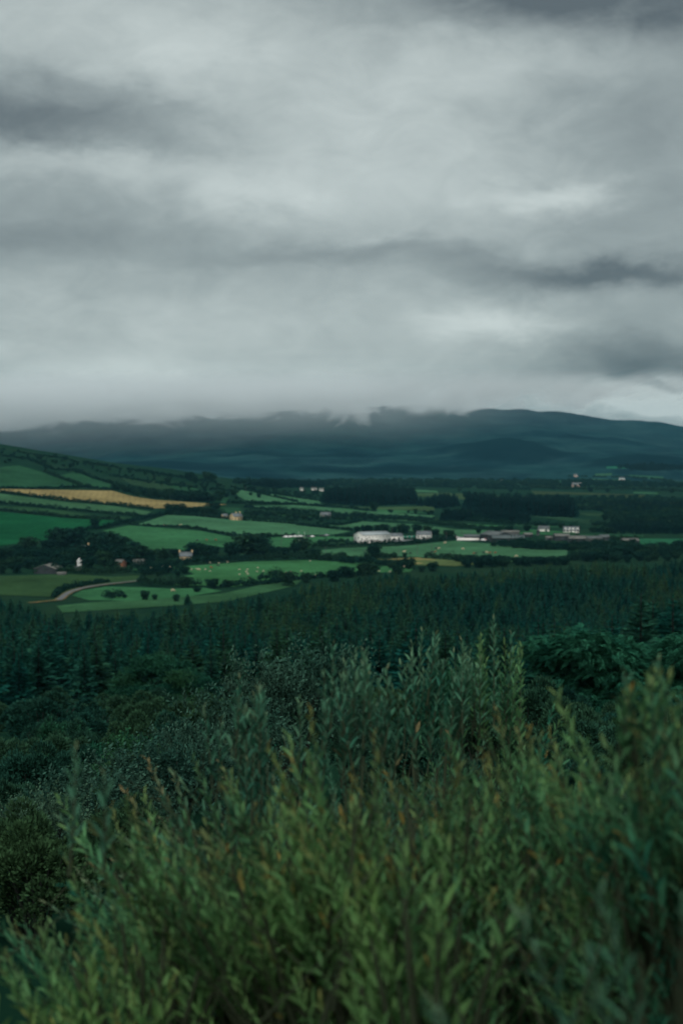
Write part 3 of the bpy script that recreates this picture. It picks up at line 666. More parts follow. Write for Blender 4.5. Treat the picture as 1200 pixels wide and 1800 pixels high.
for px, py, hp in [(303,900,17),(315,901,13),(328,903,10),(345,904,12),(360,905,17),(373,903,17),(205,862,11),(222,866,12),(240,869,12),(258,872,14),(275,876,18),(290,877,18),(306,879,14),(322,880,16),(338,881,20),(352,881,18),(366,882,14),(383,877,18),(396,874,14),(412,872,12)]:
    bt(px, py, hp, 'dark rounded tree around the right end of the straw-yellow field', 'trees around the straw-yellow field', 1.25)
for px, py, hp in [(440,906,9),(455,907,10),(470,908,11),(488,908,10),(505,910,10),(520,912,12),(535,914,12),(550,916,11),(563,918,10),(590,910,10),(600,912,11),(620,914,10),(640,915,9),(660,916,9),(468,944,9),(480,945,5),(508,944,6),(560,922,7)]:
    bt(px, py, hp * .72, 'bushy tree in the scrub between the cream house and the barn', 'scrub trees in the middle of the valley', 1.5)
for px, py, hp in [(840,938,9),(880,935,11),(900,935,11),(920,934,10),(940,925,9),(955,925,8),(985,928,8),(1015,932,9),(1040,936,10),(1065,938,10),(1085,938,9),(920,962,9),(950,964,10),(975,966,9),(995,965,10),(1020,966,9),(1050,960,9),(1070,962,10),(1100,964,11),(1120,962,10),(1150,968,9)]:
    bt(px, py, hp, 'dark tree around the sheds of the right-hand farm', 'trees around the right-hand farm', 1.4)
BC = [[c for c in o.children if c.name.startswith('crown')][0] for o in list(COL.objects) if o.name.startswith('broadleaf_tree') and o.children]
BCU = []; 
for c in BC:
    if c.data not in [q.data for q in BCU]: BCU.append(c)
BTK = [c for c in BC[0].parent.children if c.name.startswith('trunk')][0]
for poly, sp_, h_, lab in [
  ([(995,988),(1060,972),(1200,960),(1240,960),(1240,985),(1100,990)], 10, 5, 'dark scrub at the right edge between pasture and plantation'),
  ([(430,900),(520,904),(620,911),(640,916),(560,916),(470,908)], 15, 2.6, 'rough scrub in the middle of the valley right of the cream house'),
  ([(560,845),(800,845),(1240,850),(1240,858),(930,857),(560,853)], 24, 7, 'far scrub and hedges at the foot of the mountain'),
  ([(1060,905),(1240,903),(1240,924),(1060,922)], 13, 6, 'dark scrub at the right edge of the valley floor'),
  ([(405,860),(560,866),(565,880),(430,866)], 20, 4.5, 'bushes dotted over the steep pasture above the cream house'),
  ([(-40,792),(100,803),(200,822),(330,842),(400,856),(360,866),(250,850),(120,822),(0,806)], 20, 3.2, 'furze and thorn scrub over the left hilltop'),
  ([(865,957),(1000,961),(1120,958),(1110,968),(990,968),(900,965)], 7, 5, 'dark overgrown thicket below the right-hand farm sheds'),
  ([(-40,978),(60,976),(230,978),(290,984),(230,992),(100,994),(-40,1004)], 8, 5.5, 'dark undergrowth of the grove around the left farm'),
  ([(800,984),(860,988),(1000,986),(1000,994),(800,1000)], 8, 5, 'bushes along the upper edge of the plantation below the cattle pasture'),
  ([(930,872),(1000,876),(1200,878),(1240,884),(1000,888)], 15, 5, 'dotted scrub below the pinkish house'),
  ([(660,900),(800,900),(830,905),(760,906),(680,902)], 22, 3, 'dotted bushes below the conifer blocks'),
  ([(245,1008),(325,1005),(335,1009),(305,1014),(250,1014)], 8, 3.2, 'thicket at the left end of the sheep pasture'),
  ([(200,862),(300,870),(390,880),(330,882),(260,876)], 9, 6, 'thicket of trees above the right end of the yellow field'),
  ([(540,980),(620,984),(730,996),(700,998),(620,988),(540,984)], 11, 3, 'bushes between the sheep pasture and the cattle pasture')]:
    wood('scrub', poly, sp_, h_, BCU[:4], BTK, lab, 1.5)
rt = random.Random(3)
for k in range(46):
    px = rt.uniform(405, 1195); py = rt.uniform(849, 884) if px < 560 or px > 740 else rt.uniform(849, 858)
    bt(px, py, rt.uniform(4, 8), 'tiny dark tree dotted across the far end of the valley', 'tiny far trees at the end of the valley', 1.4)
for k in range(26):
    px = rt.uniform(5, 400); py = 795 + px * .135 + rt.uniform(3, 22)
    bt(px, py, rt.uniform(3, 6), 'small bush dotted over the left hillside', 'small bushes dotted over the left hillside', 1.6)
for px in (330, 345, 355, 366, 378): bt(px, 845 + rt.uniform(-2, 2), rt.uniform(9, 14), 'tree on the skyline where the left hill meets the mountain', 'skyline trees at the foot of the left hill', 1.0)

# ------------------------------------------------------------------ buildings
def face_rect(b, x0, x1, z0, z1, y, t=.06):
    b.box(x0, x1, y - t, y + t, z0, z1)
def building(name, label, cat, px, py, wpx, dm, hw, hr, wall='white', roof='slate', yaw=0.0, wins=(), gwins=(), doors=(), chim=(), dormers=(), group=None, wm=None, doorm='wood', half=None):
    """gabled building, ridge along local x, front at -y; wins/doors in metres from the left end of the front"""
    p = hit(px, py); W = wm or wpx * p[1] / F; w2, d2 = W / 2, dm / 2
    o = link(name, None, loc=p, rz=yaw); tag(o, label, cat, group); o.empty_display_size = .5
    b = Bag(); v = [(-w2, -d2, -1.2), (w2, -d2, -1.2), (w2, d2, -1.2), (-w2, d2, -1.2), (-w2, -d2, hw), (w2, -d2, hw), (w2, d2, hw), (-w2, d2, hw), (-w2, 0, hw + hr), (w2, 0, hw + hr)]
    b.add(v, q=[(0, 1, 5, 4), (2, 3, 7, 6), (1, 2, 6, 5), (3, 0, 4, 7)], t=[(5, 6, 9), (7, 4, 8)])
    wl = link('wall', b.mesh('wall', M[wall]), o)
    b = Bag(); ov = .35; th = .22; sl = hr / d2
    for s in (-1, 1):
        ye = s * (d2 + ov); ze = hw - ov * sl; xs = (-w2 - ov, w2 + ov)
        vv = [(x, y, z + t) for t in (.03, .03 + th) for x in xs for y, z in ((ye, ze), (0, hw + hr))]
        b.add(vv, q=[(0, 1, 3, 2), (4, 6, 7, 5), (0, 4, 5, 1), (2, 3, 7, 6), (0, 2, 6, 4), (1, 5, 7, 3)])
    rf = link('roof', b.mesh('roof', M[roof]), o)
    for x in chim:
        b = Bag(); b.box(x - .5, x + .5, -.45, .45, hw + hr - .6, hw + hr + 1.3); b.box(x - .6, x + .6, -.55, .55, hw + hr + 1.3, hw + hr + 1.45); link('chimney', b.mesh('chimney', M[wall]), rf)
    for x, z, a, c in wins:
        b = Bag(); face_rect(b, x - a / 2, x + a / 2, z, z + c, -d2); ob = link('window', b.mesh('window', M['glass']), o)
        b = Bag(); b.box(x - a / 2 - .1, x + a / 2 + .1, -d2 - .14, -d2 + .02, z - .12, z - .005); link('sill', b.mesh('sill', M[wall]), ob)
    for y, z, a, c in gwins:
        b = Bag(); b.box(-w2 - .06, -w2 + .06, y - a / 2, y + a / 2, z, z + c); link('window', b.mesh('window', M['glass']), o)
    for x, a, c in doors:
        b = Bag(); face_rect(b, x - a / 2, x + a / 2, -.1, c, -d2); link('door', b.mesh('door', M[doorm]), o)
    for x in dormers:
        b = Bag(); y0 = -d2 - .05; zt = hw + hr * .62
        b.add([(x - .9, y0, hw - .1), (x + .9, y0, hw - .1), (x + .9, y0, zt - .5), (x, y0, zt + .25), (x - .9, y0, zt - .5), (x - .9, -.3, hw - .1), (x + .9, -.3, hw - .1), (x + .9, -.3, zt - .5), (x, -.3, zt + .25), (x - .9, -.3, zt - .5)],
              q=[(0, 1, 2, 4), (1, 6, 7, 2), (5, 0, 4, 9), (2, 7, 8, 3), (9, 4, 3, 8)], t=[(4, 2, 3)])
        dm_ = link('dormer', b.mesh('dormer', M[wall]), o)
        b = Bag(); b.box(x - .5, x + .5, y0 - .08, y0 + .02, hw + .1, zt - .5); link('window', b.mesh('window', M['glass']), dm_)
    return o
pb = hit(650, 951)
building('white_barn', 'large white gabled hall with pale grey roof beside the shelter belt', 'hall', 654, 953, 0, 15, 6.4, 2.2, 'white', 'barnroof', yaw=math.radians(31), wm=26,
         wins=[(-11 + 3.4 * k, 4.5, .7, .7) for k in range(7)] + [(-12 + 4 * k, 1.3, 1.0, 1.1) for k in (0, 1, 3)], gwins=[(5, 2.6, 1.2, 1.4), (0, 3.2, 1.4, 1.4), (-5, 2.6, 1.2, 1.4), (3, -.1, 1.4, 1.6), (-3.5, -.1, 1.3, 1.8)], doors=[(-5.6, 1.8, 2.8), (7.5, 2, 2.6), (11, 1.6, 2.6)], doorm='darkwall')
building('annex', 'low white annex with slate roof at the right end of the white hall', 'annex', 694, 949, 0, 9, 3.6, 1.9, 'white', 'slate', yaw=math.radians(25), wm=11, wins=[(-3, 1.2, 1.2, 1.1)], doors=[(1.2, 1.8, 2.3)], doorm='darkwall')
building('farmhouse', 'white house with grey slate roof right of the white hall beside green panels', 'house', 745, 946, 25, 8, 3.2, 2.8, 'white', 'slate', yaw=math.radians(-12), wins=[(-4, 1, 1, 1.2), (-1.5, 1, 1, 1.2), (3, 1, 1, 1.2)], doors=[(.8, 1, 2)])
building('cream_house', 'cream house with slate roof standing at the top of the pasture', 'house', 415, 914, 0, 7.5, 3.6, 3.0, 'cream', 'slate', yaw=math.radians(40), wm=10.5, wins=[(-3.4, .9, 1.0, 1.2), (3.6, .9, 1.0, 1.2)], gwins=[(-1.8, .9, 1.0, 1.2), (1.8, .9, 1.0, 1.2), (0, 3.4, 1.0, 1.1)], doors=[(0.4, 1.1, 2.1)], chim=(0, 4.6))
building('cream_house', 'small cream outbuilding left of the cream house', 'outbuilding', 395, 911, 0, 4, 2.6, 1.6, 'cream', 'slate', yaw=math.radians(40), wm=6, doors=[(0, 1.2, 2)])
building('cottage', 'grey-roofed cottage half hidden in bushes in the middle of the valley', 'cottage', 572, 910, 17, 8, 3, 2.8, 'white', 'slate', yaw=.25, wins=[(-3, 1, 1, 1.1), (2, 1, 1, 1.1)], doors=[(0, 1, 2)])
building('white_house', 'white house with dormer windows above the right-hand farm sheds', 'house', 1003, 936, 27, 8, 2.3, 3.1, 'white', 'slate', yaw=-.12, wins=[(-6, .9, 1.4, 1.4), (-3.5, .9, 1.3, 1.4), (3.5, .9, 1.3, 1.4), (6, .9, 1.3, 1.4)], doors=[(0, 1.2, 2.2)], dormers=(-5, -1.5, 2, 5.5))
building('farm_shed', 'pale shed with lean grey roof left of the white dormer house', 'shed', 955, 934, 19, 9, 2.4, 2.6, 'white', 'tin', yaw=-.15, doors=[(2, 2, 2)])
building('pink_house', 'pinkish two-storey house far off on the right below the mountain', 'house', 1013, 856, 17, 9, 5, 3.4, 'pink', 'slate', yaw=-.1, wins=[(x, z, 1.3, 1.2) for x in (-6, -3, 0, 3, 6) for z in (1, 3.2)], doors=[(1.5, 1.4, 2.2)], chim=(-7, 7))
building('cottage', 'tiny white cottage on the far right slope', 'cottage', 1092, 844, 9, 8, 4, 3, 'white', 'slate', yaw=.1, wins=[(-3, 1, 1.4, 1.4), (3, 1, 1.4, 1.4)], doors=[(0, 1.2, 2.2)])
building('cottage', 'tiny brownish house higher on the far right slope', 'cottage', 1011, 838, 6, 8, 4, 3, 'pink', 'slate', yaw=.1)
for px, py, wp, lab in [(530, 862, 5, 'tiny white gabled house far away above the steep pasture'), (552, 862, 9, 'long white building far away left of the conifer block'), (565, 863, 7, 'pale building far away touching the conifer block')]:
    building('far_house', lab, 'house', px, py, wp, 7, 3, 2, 'white', 'paletin', yaw=.2, wins=[(-1.5, 1.5, 1.2, 1.2), (1.5, 1.5, 1.2, 1.2)])
building('far_house', 'small white house among trees above the yellow field', 'house', 326, 874, 4, 6, 3.6, 2.4, 'white', 'slate', wins=[(0, 1, 1, 1)])
building('farm_shed', 'low grey-roofed shed among trees right of the yellow field', 'shed', 367, 879, 17, 7, 1.8, 1, 'greywall', 'tin', yaw=.1)
building('farmhouse', 'cream farmhouse among the trees of the left grove', 'house', 151, 978, 11, 8, 5.2, 2.6, 'cream', 'slate', yaw=.3, wins=[(-1.5, 3.2, .9, 1.1), (1.2, 3.2, .9, 1.1), (-1.5, 1, .9, 1.1)], chim=(2,))
building('farm_shed', 'dark barn with white roof edge at the left farm', 'barn', 86, 1007, 0, 13, 3.0, 2.4, 'darkwall', 'paletin', yaw=math.radians(82), wm=14, doors=[(0, 3, 2.6)])
building('farm_shed', 'small white shed below the grove trees', 'shed', 137, 1003, 10, 4, 1.8, .8, 'white', 'tin', yaw=.1)
building('farm_shed', 'flat pale trough shed in front of the dark barn', 'shed', 109, 1011, 15, 4, 1.2, .6, 'greywall', 'paletin', yaw=.1)
building('farm_shed', 'shed with pale roof and rusty end wall beside the left grove', 'shed', 212, 998, 13, 7, 3.4, 1.8, 'brick', 'paletin', yaw=-.35, doors=[(1, 2, 2.4)])
building('farm_shed', 'long low pale-roofed shed behind the clipped hedge', 'shed', 247, 992, 24, 6, 2, 1.3, 'greywall', 'paletin', yaw=-.05)
building('cottage', 'slate-roofed cottage with cream gables and chimneys above the clipped hedge', 'cottage', 327, 985, 21, 7, 3, 2.6, 'cream', 'slate', yaw=.1, wins=[(-2.5, 1, .9, 1.1), (2.5, 1, .9, 1.1)], doors=[(0, 1, 2)], chim=(-4.2, 4.2))
SHEDS = [('dark open shed left of the big farm barn', 829, 949, 28, 9, 3, 1.4, 'darkwall', 'tin', -.05), ('big farm barn with pale roof and dark gable', 872, 951, 0, 16, 5.2, 2.6, 'darkwall', 'tin', -1.1),
         ('long dark cattle shed with dark tin roof in front of the big barn', 892, 953, 56, 12, 3.6, 2.2, 'darkwall', 'darktin', -.04), ('long shed with thin pale roof behind the dark cattle shed', 896, 943, 30, 9, 4, 1.2, 'greywall', 'paletin', 0.0),
         ('low shed with pale roof between the cattle shed and the dormer house', 927, 944, 14, 7, 2.4, 1.2, 'darkwall', 'paletin', .05), ('brown-roofed open shed below the dormer house', 986, 950, 26, 10, 4, 1.6, 'darkwall', 'paletin', 0.02),
         ('small pale lean-to left of the brown-roofed shed', 964, 949, 11, 5, 2, 1, 'greywall', 'paletin', 0.0), ('pale-roofed open shed right of the brown-roofed shed', 1013, 954, 29, 10, 3.6, 2, 'darkwall', 'paletin', -.05),
         ('grey round-topped silage shed right of the open sheds', 1042, 953, 26, 10, 3.4, 1.6, 'greywall', 'tin', .05), ('grey shed at the right end of the farm row', 1061, 952, 16, 9, 4, 1.6, 'darkwall', 'tin', -.1), ('isolated low pale-roofed shed at the far right of the farm', 1106, 955, 28, 10, 2.4, 1.6, 'darkwall', 'paletin', .05)]
for lab, px, py, wp, dm, hw, hr, wl, rf, yw in SHEDS:
    building('farm_shed', lab, 'shed', px, py, wp, dm, hw, hr, wl, rf, yw, wm=(24 if wp == 0 else None), doors=[(0, 3.4, 2.2)], doorm='darkwall')
# white yard wall and small things round the right-hand farm
p = hit(822, 950); b = Bag(); b.box(-9, 9, -.25, .25, -.8, 1.9); b.box(-9.15, 9.15, -.35, .35, 1.9, 2.05)
tag(link('yard_wall', b.mesh('yard_wall', M['white']), loc=p, rz=-.05), 'low white yard wall left of the dark farm sheds', 'wall')
p = hit(945, 941); b = Bag(); b.tube([(0, 0, -.5), (0, 0, 4), (0, 0, 4.01), (0, 0, 5.4)], [1.5, 1.5, 1.7, .1], 14)
tag(link('feed_silo', b.mesh('feed_silo', M['tin']), loc=p), 'small grey feed silo behind the farm sheds', 'silo')
p = hit(140, 999); o = link('feed_silo', None, loc=p); tag(o, 'white feed silo with pointed cap among the left grove trees', 'silo')
b = Bag(); b.tube([(0, 0, -.5), (0, 0, 4.6)], [1.5, 1.5], 14); link('tank', b.mesh('tank', M['palepole']), o)
b = Bag(); b.tube([(0, 0, 4.6), (0, 0, 4.75), (0, 0, 6.6)], [1.7, 1.7, .12], 14); link('cap', b.mesh('cap', M['palepole']), o)
o = None
for k in range(6):
    p = hit(704 + 7.6 * k, 946.6 - .25 * k + .6 * (k > 3)); o = link('green_panel', None, loc=p, rz=-.1)
    tag(o, ['leftmost', 'second', 'third', 'fourth', 'fifth', 'rightmost'][k] + ' of the green hoarding panels between the hall and the farmhouse', 'panel', 'green hoarding panels')
    b = Bag(); b.box(-1.25, 1.25, -.08, .08, .25, 2.0); link('board', b.mesh('board', M['green']), o)
    for s in (-1, 1): b = Bag(); b.box(s * 1.36 - .1, s * 1.36 + .1, -.1, .1, -.4, 2.1); link('post', b.mesh('post', M['palepole']), o)

# cars
def car_meshes(paint):
    b = Bag(); prof = [(-2.05, .35), (-2.1, .75), (-1.9, .95), (-1.35, 1.0), (-.85, 1.45), (.7, 1.48), (1.25, 1.02), (1.95, .88), (2.1, .6), (2.05, .35)]
    n = len(prof); v = [(x, s * (.86 if z < 1.1 else .68), z) for s in (-1, 1) for x, z in prof]
    b.add(v, q=[(i, (i + 1) % n, n + (i + 1) % n, n + i) for i in range(n)] + [(0, 9, 8, 1), (1, 8, 7, 2), (2, 7, 6, 3), (3, 6, 5, 4), (10, 11, 18, 19), (11, 12, 17, 18), (12, 13, 16, 17), (13, 14, 15, 16)])
    body = b.mesh('body', M[paint]); b = Bag()
    for s in (-1, 1): b.add([(-1.15, s * .83, 1.06), (1.0, s * .83, 1.06), (.62, s * .71, 1.4), (-.78, s * .71, 1.4)], q=[(0, 1, 2, 3)])
    b.add([(1.2, -.7, 1.09), (1.2, .7, 1.09), (.8, .62, 1.42), (.8, -.62, 1.42)], q=[(0, 1, 2, 3)])
    gl = b.mesh('window', M['glass']); b = Bag(); an = np.linspace(0, 2 * math.pi, 13)[:-1]
    v = [(.33 * math.cos(a), y, .33 * math.sin(a)) for y in (-.1, .1) for a in an]; b.add(v, q=[(i, (i + 1) % 12, 12 + (i + 1) % 12, 12 + i) for i in range(12)] + [(0, 1, 10, 11), (1, 2, 9, 10), (2, 3, 8, 9), (3, 4, 7, 8), (4, 5, 6, 7), (12, 13, 22, 23), (13, 14, 21, 22), (14, 15, 20, 21), (15, 16, 19, 20), (16, 17, 18, 19)][:10])
    return body, gl, b.mesh('wheel', M['tyre'])
CARS = {c: car_meshes(c) for c in ('car_white', 'car_dark', 'car_grey', 'car_red')}
for px, py, c, lab, sc in [(503, 946, 'car_white', 'leftmost white vehicle parked by the pitch', 1.25), (510.5, 945.5, 'car_white', 'second white vehicle from the left by the pitch', 1.1), (519, 945, 'car_white', 'third white vehicle from the left by the pitch', 1.1), (528, 945, 'car_white', 'white vehicle parked just left of the goalposts', 1.1),
                       (543, 945, 'car_dark', 'dark car parked right of the goalposts', 1.1), (549, 945, 'car_white', 'white car beside the dark car near the goalposts', 1), (566, 944, 'car_dark', 'dark car farther right along the pitch', 1.1), (574, 943, 'car_grey', 'grey car nearest the end of the pitch', 1.1),
                       (800, 947, 'car_white', 'white van at the left end of the white yard wall', 1.4), (853, 951, 'car_red', 'red vehicle beside the big farm barn', 1.2), (849, 951.5, 'car_white', 'white vehicle next to the red one at the farm', 1.2), (693, 951, 'car_dark', 'dark car parked at the annex of the white hall', 1.1)]:
    o = link('parked_car', None, loc=hit(px, py) + np.array([0, 0, .35]), rz=rt.uniform(-.5, .5), sc=sc); tag(o, lab, 'car', 'cars parked in the valley')
    bd, gl, wh = CARS[c]; link('body', bd, o); link('window', gl, o)
    for sx in (-1.3, 1.3):
        for sy in (-.78, .78): link('wheel', wh, o, (sx, sy, .33))

# poles and goalposts
def pole(px, py, hpx, label):
    p = hit(px, py); h = hpx * p[1] / F; o = link('utility_pole', None, loc=p, rz=rt.uniform(-.6, .6)); tag(o, label, 'pole', 'wooden utility poles')
    b = Bag(); b.tube([(0, 0, -1), (0, 0, h * .5), (0, 0, h)], [.17, .15, .11], 7); link('post', b.mesh('post', M['pole']), o)
    b = Bag(); b.box(-.9, .9, -.25, -.12, h - .75, h - .6); link('crossarm', b.mesh('crossarm', M['pole']), o)
for a in [(496, 950, 23, 'utility pole behind the leftmost parked cars'), (494, 962, 14, 'utility pole at the upper edge of the tree row'), (541, 953, 22, 'utility pole just right of the goalposts'), (572, 975, 14, 'utility pole at the left corner of the cattle pasture'),
          (642, 978, 12, 'utility pole left of the large rounded tree'), (700, 978, 12, 'utility pole right of the large rounded tree'), (733, 976, 20, 'utility pole below the farmhouse by the hall'), (758, 973, 17, 'utility pole in the cattle pasture among black cattle'),
          (689, 940, 14, 'utility pole behind the annex'), (784, 950, 15, 'utility pole by the road right of the farmhouse'), (811, 941, 9, 'utility pole left of the farm sheds'), (827, 941, 11, 'utility pole behind the dark open shed'), (432, 868, 13, 'utility pole high above the cream house')]: pole(*a)
p = hit(530, 955); p2 = hit(535, 955); s_ = 3.2; o = link('goalposts', None, loc=p); tag(o, 'pair of tall white goalposts on the pitch', 'goalposts')
for s in (-1, 1):
    b = Bag(); b.tube([(s * s_ * .75, 0, -.4), (s * s_ * .75, 0, 5), (s * s_ * .75, 0, 9.5)], [.14, .14, .12], 8); link('post', b.mesh('post', M['palepole']), o)
b = Bag(); b.tube([(-s_ * .75, 0, 2.6), (0, 0, 2.6), (s_ * .75, 0, 2.6)], [.12] * 3, 8); link('crossbar', b.mesh('crossbar', M['palepole']), o)
p = hit(881, 853); h = 11 * p[1] / F; o = link('lattice_tower', None, loc=p); tag(o, 'thin lattice pylon far off below the dark foothill', 'pylon')
b = Bag()
for sx in (-1, 1):
    for sy in (-1, 1): b.tube([(sx * 2, sy * 2, -1), (sx * .8, sy * .8, h * .6), (sx * .2, sy * .2, h)], [.2] * 3, 4)
link('mast', b.mesh('mast', M['tin']), o)
for z, l in ((.65, 4), (.8, 3.2), (.92, 2.2)):
    b = Bag(); b.box(-l, l, -.2, .2, h * z, h * z + .4); link('crossarm', b.mesh('crossarm', M['tin']), o)

# livestock: one continuous body each
def beast(material, sheep=False, graze=True):
    me = bpy.data.meshes.new('animal'); S = .6 if sheep else 1.0; fat = 1.25 if sheep else 1
    V_ = [(-.85, 0, 1.12), (-.4, 0, 1.08), (.1, 0, 1.05), (.6, 0, 1.12), (1.0, 0, .95 if graze else 1.35), (1.28, 0, .45 if graze else 1.5), (1.42, 0, .16 if graze else 1.38)]
    E = [(i, i + 1) for i in range(6)]; rr = [.26 * fat, .34 * fat, .38 * fat, .33 * fat, .19, .15, .10]
    for root, x, sy in ((1, -.72, -.2), (1, -.72, .2), (3, .6, -.2), (3, .6, .2)):
        i = len(V_); hind = root == 1
        V_ += [(x, sy, .82), (x + (.08 if hind else .02), sy, .55), (x - (.06 if hind else 0), sy, .32), (x, sy, .02)]; rr += [.17, .11, .065, .06]
        E += [(0 if hind else 3, i), (i, i + 1), (i + 1, i + 2), (i + 2, i + 3)]
    i = len(V_); V_ += [(-1.08, 0, 1.05), (-1.12, 0, .6)]; rr += [.06, .04]; E += [(0, i), (i, i + 1)]
    for s in (-1, 1): j = len(V_); V_.append((V_[5][0] - .05, s * .26, V_[5][2] + .12)); rr.append(.05); E.append((5, j))
    me.from_pydata([(x * S, y * S, z * S) for x, y, z in V_], E, [])
    o = bpy.data.objects.new('animal', me); COL.objects.link(o); sk = o.modifiers.new('s', 'SKIN'); su = o.modifiers.new('u', 'SUBSURF'); su.levels = 1
    for k, r in enumerate(rr): me.skin_vertices[0].data[k].radius = (r * S, r * S)
    me.skin_vertices[0].data[2].use_root = True
    dg = bpy.context.evaluated_depsgraph_get(); r = bpy.data.meshes.new_from_object(o.evaluated_get(dg)); bpy.data.objects.remove(o)
    r.materials.clear(); r.materials.append(M[material]); return r
BE = {'b': beast('hide_brown'), 'k': beast('hide_black'), 'c': beast('hide_cream'), 's': beast('wool', True), 'u': beast('hide_cream', False, False)}
def animal(px, py, kind, label, group):
    p = hit(px, py); o = link('sheep' if kind == 's' else 'cow', BE[kind], loc=p + np.array([0, 0, .3]), rz=rt.choice([0, 3.14]) + rt.uniform(-.6, .6), sc=1.0)
    tag(o, label, 'sheep' if kind == 's' else 'cow', group)
for px, py in [(265,1000),(285,998),(299,999),(337,1003),(345,1002),(361,1003),(369,1006),(385,992),(369,991),(421,1003),(435,1003),(453,1000),(434,1008),(436,1011),(452,1007),(439,1018),(478,1007),(503,1008),(511,1007),(529,1006),(555,1013),(545,988),(652,1004),(658,1005),(666,1006),(685,1007),(640,998),(710,998),(400,990),(433,1007),(421,1012),(463,1006)]:
    animal(px, py, 's', 'pale sheep grazing in the large pasture above the forest', 'sheep in the large pasture')
animal(349, 1004, 'c', 'cream cow in the left part of the sheep pasture', None); animal(371, 1000, 'b', 'orange-brown cow in the left part of the sheep pasture', None); animal(383, 997, 'k', 'small black cow in the sheep pasture', None)
animal(347, 952, 'k', 'black cow leftmost of three in the pale middle pasture', None); animal(363, 951, 'b', 'brown cow in the middle of three in the pale pasture', None); animal(379, 951, 'b', 'brown cow rightmost of three in the pale pasture', None)
animal(289, 925, 'c', 'cream cow at the hedge in the upper pasture, left one', None); animal(294, 925, 'c', 'cream cow beside the leftmost cream cow at the hedge', None); animal(317, 925, 'u', 'cream cow standing alone at the hedge in the upper pasture', None)
animal(304, 1041, 'c', 'cream cow alone in the lower pasture beside the road', None); animal(710, 972, 'u', 'white cow in the cattle pasture near the round bush', None)
for px, py, k, lab in [(766,966,'k','black cow in the upper part of the cattle pasture'),(771,966,'c','cream cow beside the upper black cow'),(765,972,'b','brown cow in the middle of the cattle pasture'),(759,973,'k','black cow beside the utility pole'),(784,977,'k','black cow low in the cattle pasture'),(790,976,'k','small black cow right of the low black cow'),(721,975,'k','small dark cow left in the cattle pasture'),(782,956,'c','cream cow near the road above the cattle pasture'),
                      (813,967,'c','pale cow below the white yard wall'),(833,975,'b','red-brown cow near the bushes at the forest edge'),(836,975,'k','black cow touching the red-brown cow'),(849,974,'k','black cow left of three in a line'),(855,973,'c','cream cow in the line of three'),(861,974,'b','brown cow in the line of three'),(870,974,'b','brown cow right of the line of three'),(907,980,'c','cream cow alone near the right end of the pasture'),(790,976.6,'k','dark cow lowest in the cattle pasture')]:
    animal(px, py, k, lab, 'cattle in the right pasture')

# ------------------------------------------------------------------ scrub on the slope: gorse, sallow, broadleaf trees
def gorse_mesh(seed, n=11000):
    b = Bag(); cen = [(.0, .0, .40, .42)]
    for i in range(34):
        d = rdir(1)[0]; d[2] = abs(d[2]) * 1.1 - .15; rr = .44 * R_.uniform(.75, 1.0); cen.append((d[0] * rr, d[1] * rr, .36 + d[2] * rr * 1.1, R_.uniform(.10, .19)))
    for cx, cy, cz, r in cen:
        m = int(n * r * r / sum(q[3] ** 2 for q in cen)); d = rdir(m); d[:, 2] = np.abs(d[:, 2]) * 1.25 - .25; k = R_.uniform(.5, 1.0, m) ** .5
        C = np.array([cx, cy, cz]) + d * (k * r)[:, None]; D_ = unit(d + np.array([0, 0, .35]) + .45 * rdir(m)); sh0 = R_.normal() * .12
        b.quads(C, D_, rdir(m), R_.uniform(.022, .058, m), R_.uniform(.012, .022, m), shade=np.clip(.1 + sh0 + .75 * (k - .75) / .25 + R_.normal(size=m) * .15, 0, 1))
    return b.mesh('foliage', M['gorse'])
def spray_mesh(seed, m_, n=760):
    """tiers of flat feathery leaf sprays"""
    b = Bag(); d = rdir(n); d[:, 2] = np.abs(d[:, 2]) * 1.2 - .35; d = unit(d); rr = R_.uniform(.5, 1.0, n) ** .6 * .46
    st = np.array([0, 0, .45]) + d * rr[:, None] * np.array([1, 1, .85]); ax = unit(np.column_stack([d[:, :2] + .5 * R_.normal(size=(n, 2)), .45 * R_.normal(size=n)])); side = unit(np.cross(ax, np.array([0, 0, 1.])))
    ln = R_.uniform(.09, .17, n); up = unit(np.cross(side, ax) + .55 * rdir(n)); up = up * np.sign(up[:, 2:3]); sh0 = np.clip(.2 + 1.1 * (rr - .28) / .18 * .4 + R_.normal(size=n) * .15, 0, 1)
    for j in range(7):
        f = (j + .5) / 7
        for s_ in (-1, 1):
            D_ = unit(ax * .55 + side * s_ + .15 * rdir(n)); l = .062 * (1 - .5 * f) * R_.uniform(.8, 1.2, n)
            B = st + ax * (ln * f)[:, None] - np.array([0, 0, .05]) * (f * f)
            b.quads(B + D_ * (l / 2)[:, None], D_, up, l, l * .36, shade=np.clip(sh0 + R_.normal(size=n) * .08, 0, 1))
    return b.mesh('foliage', m_)
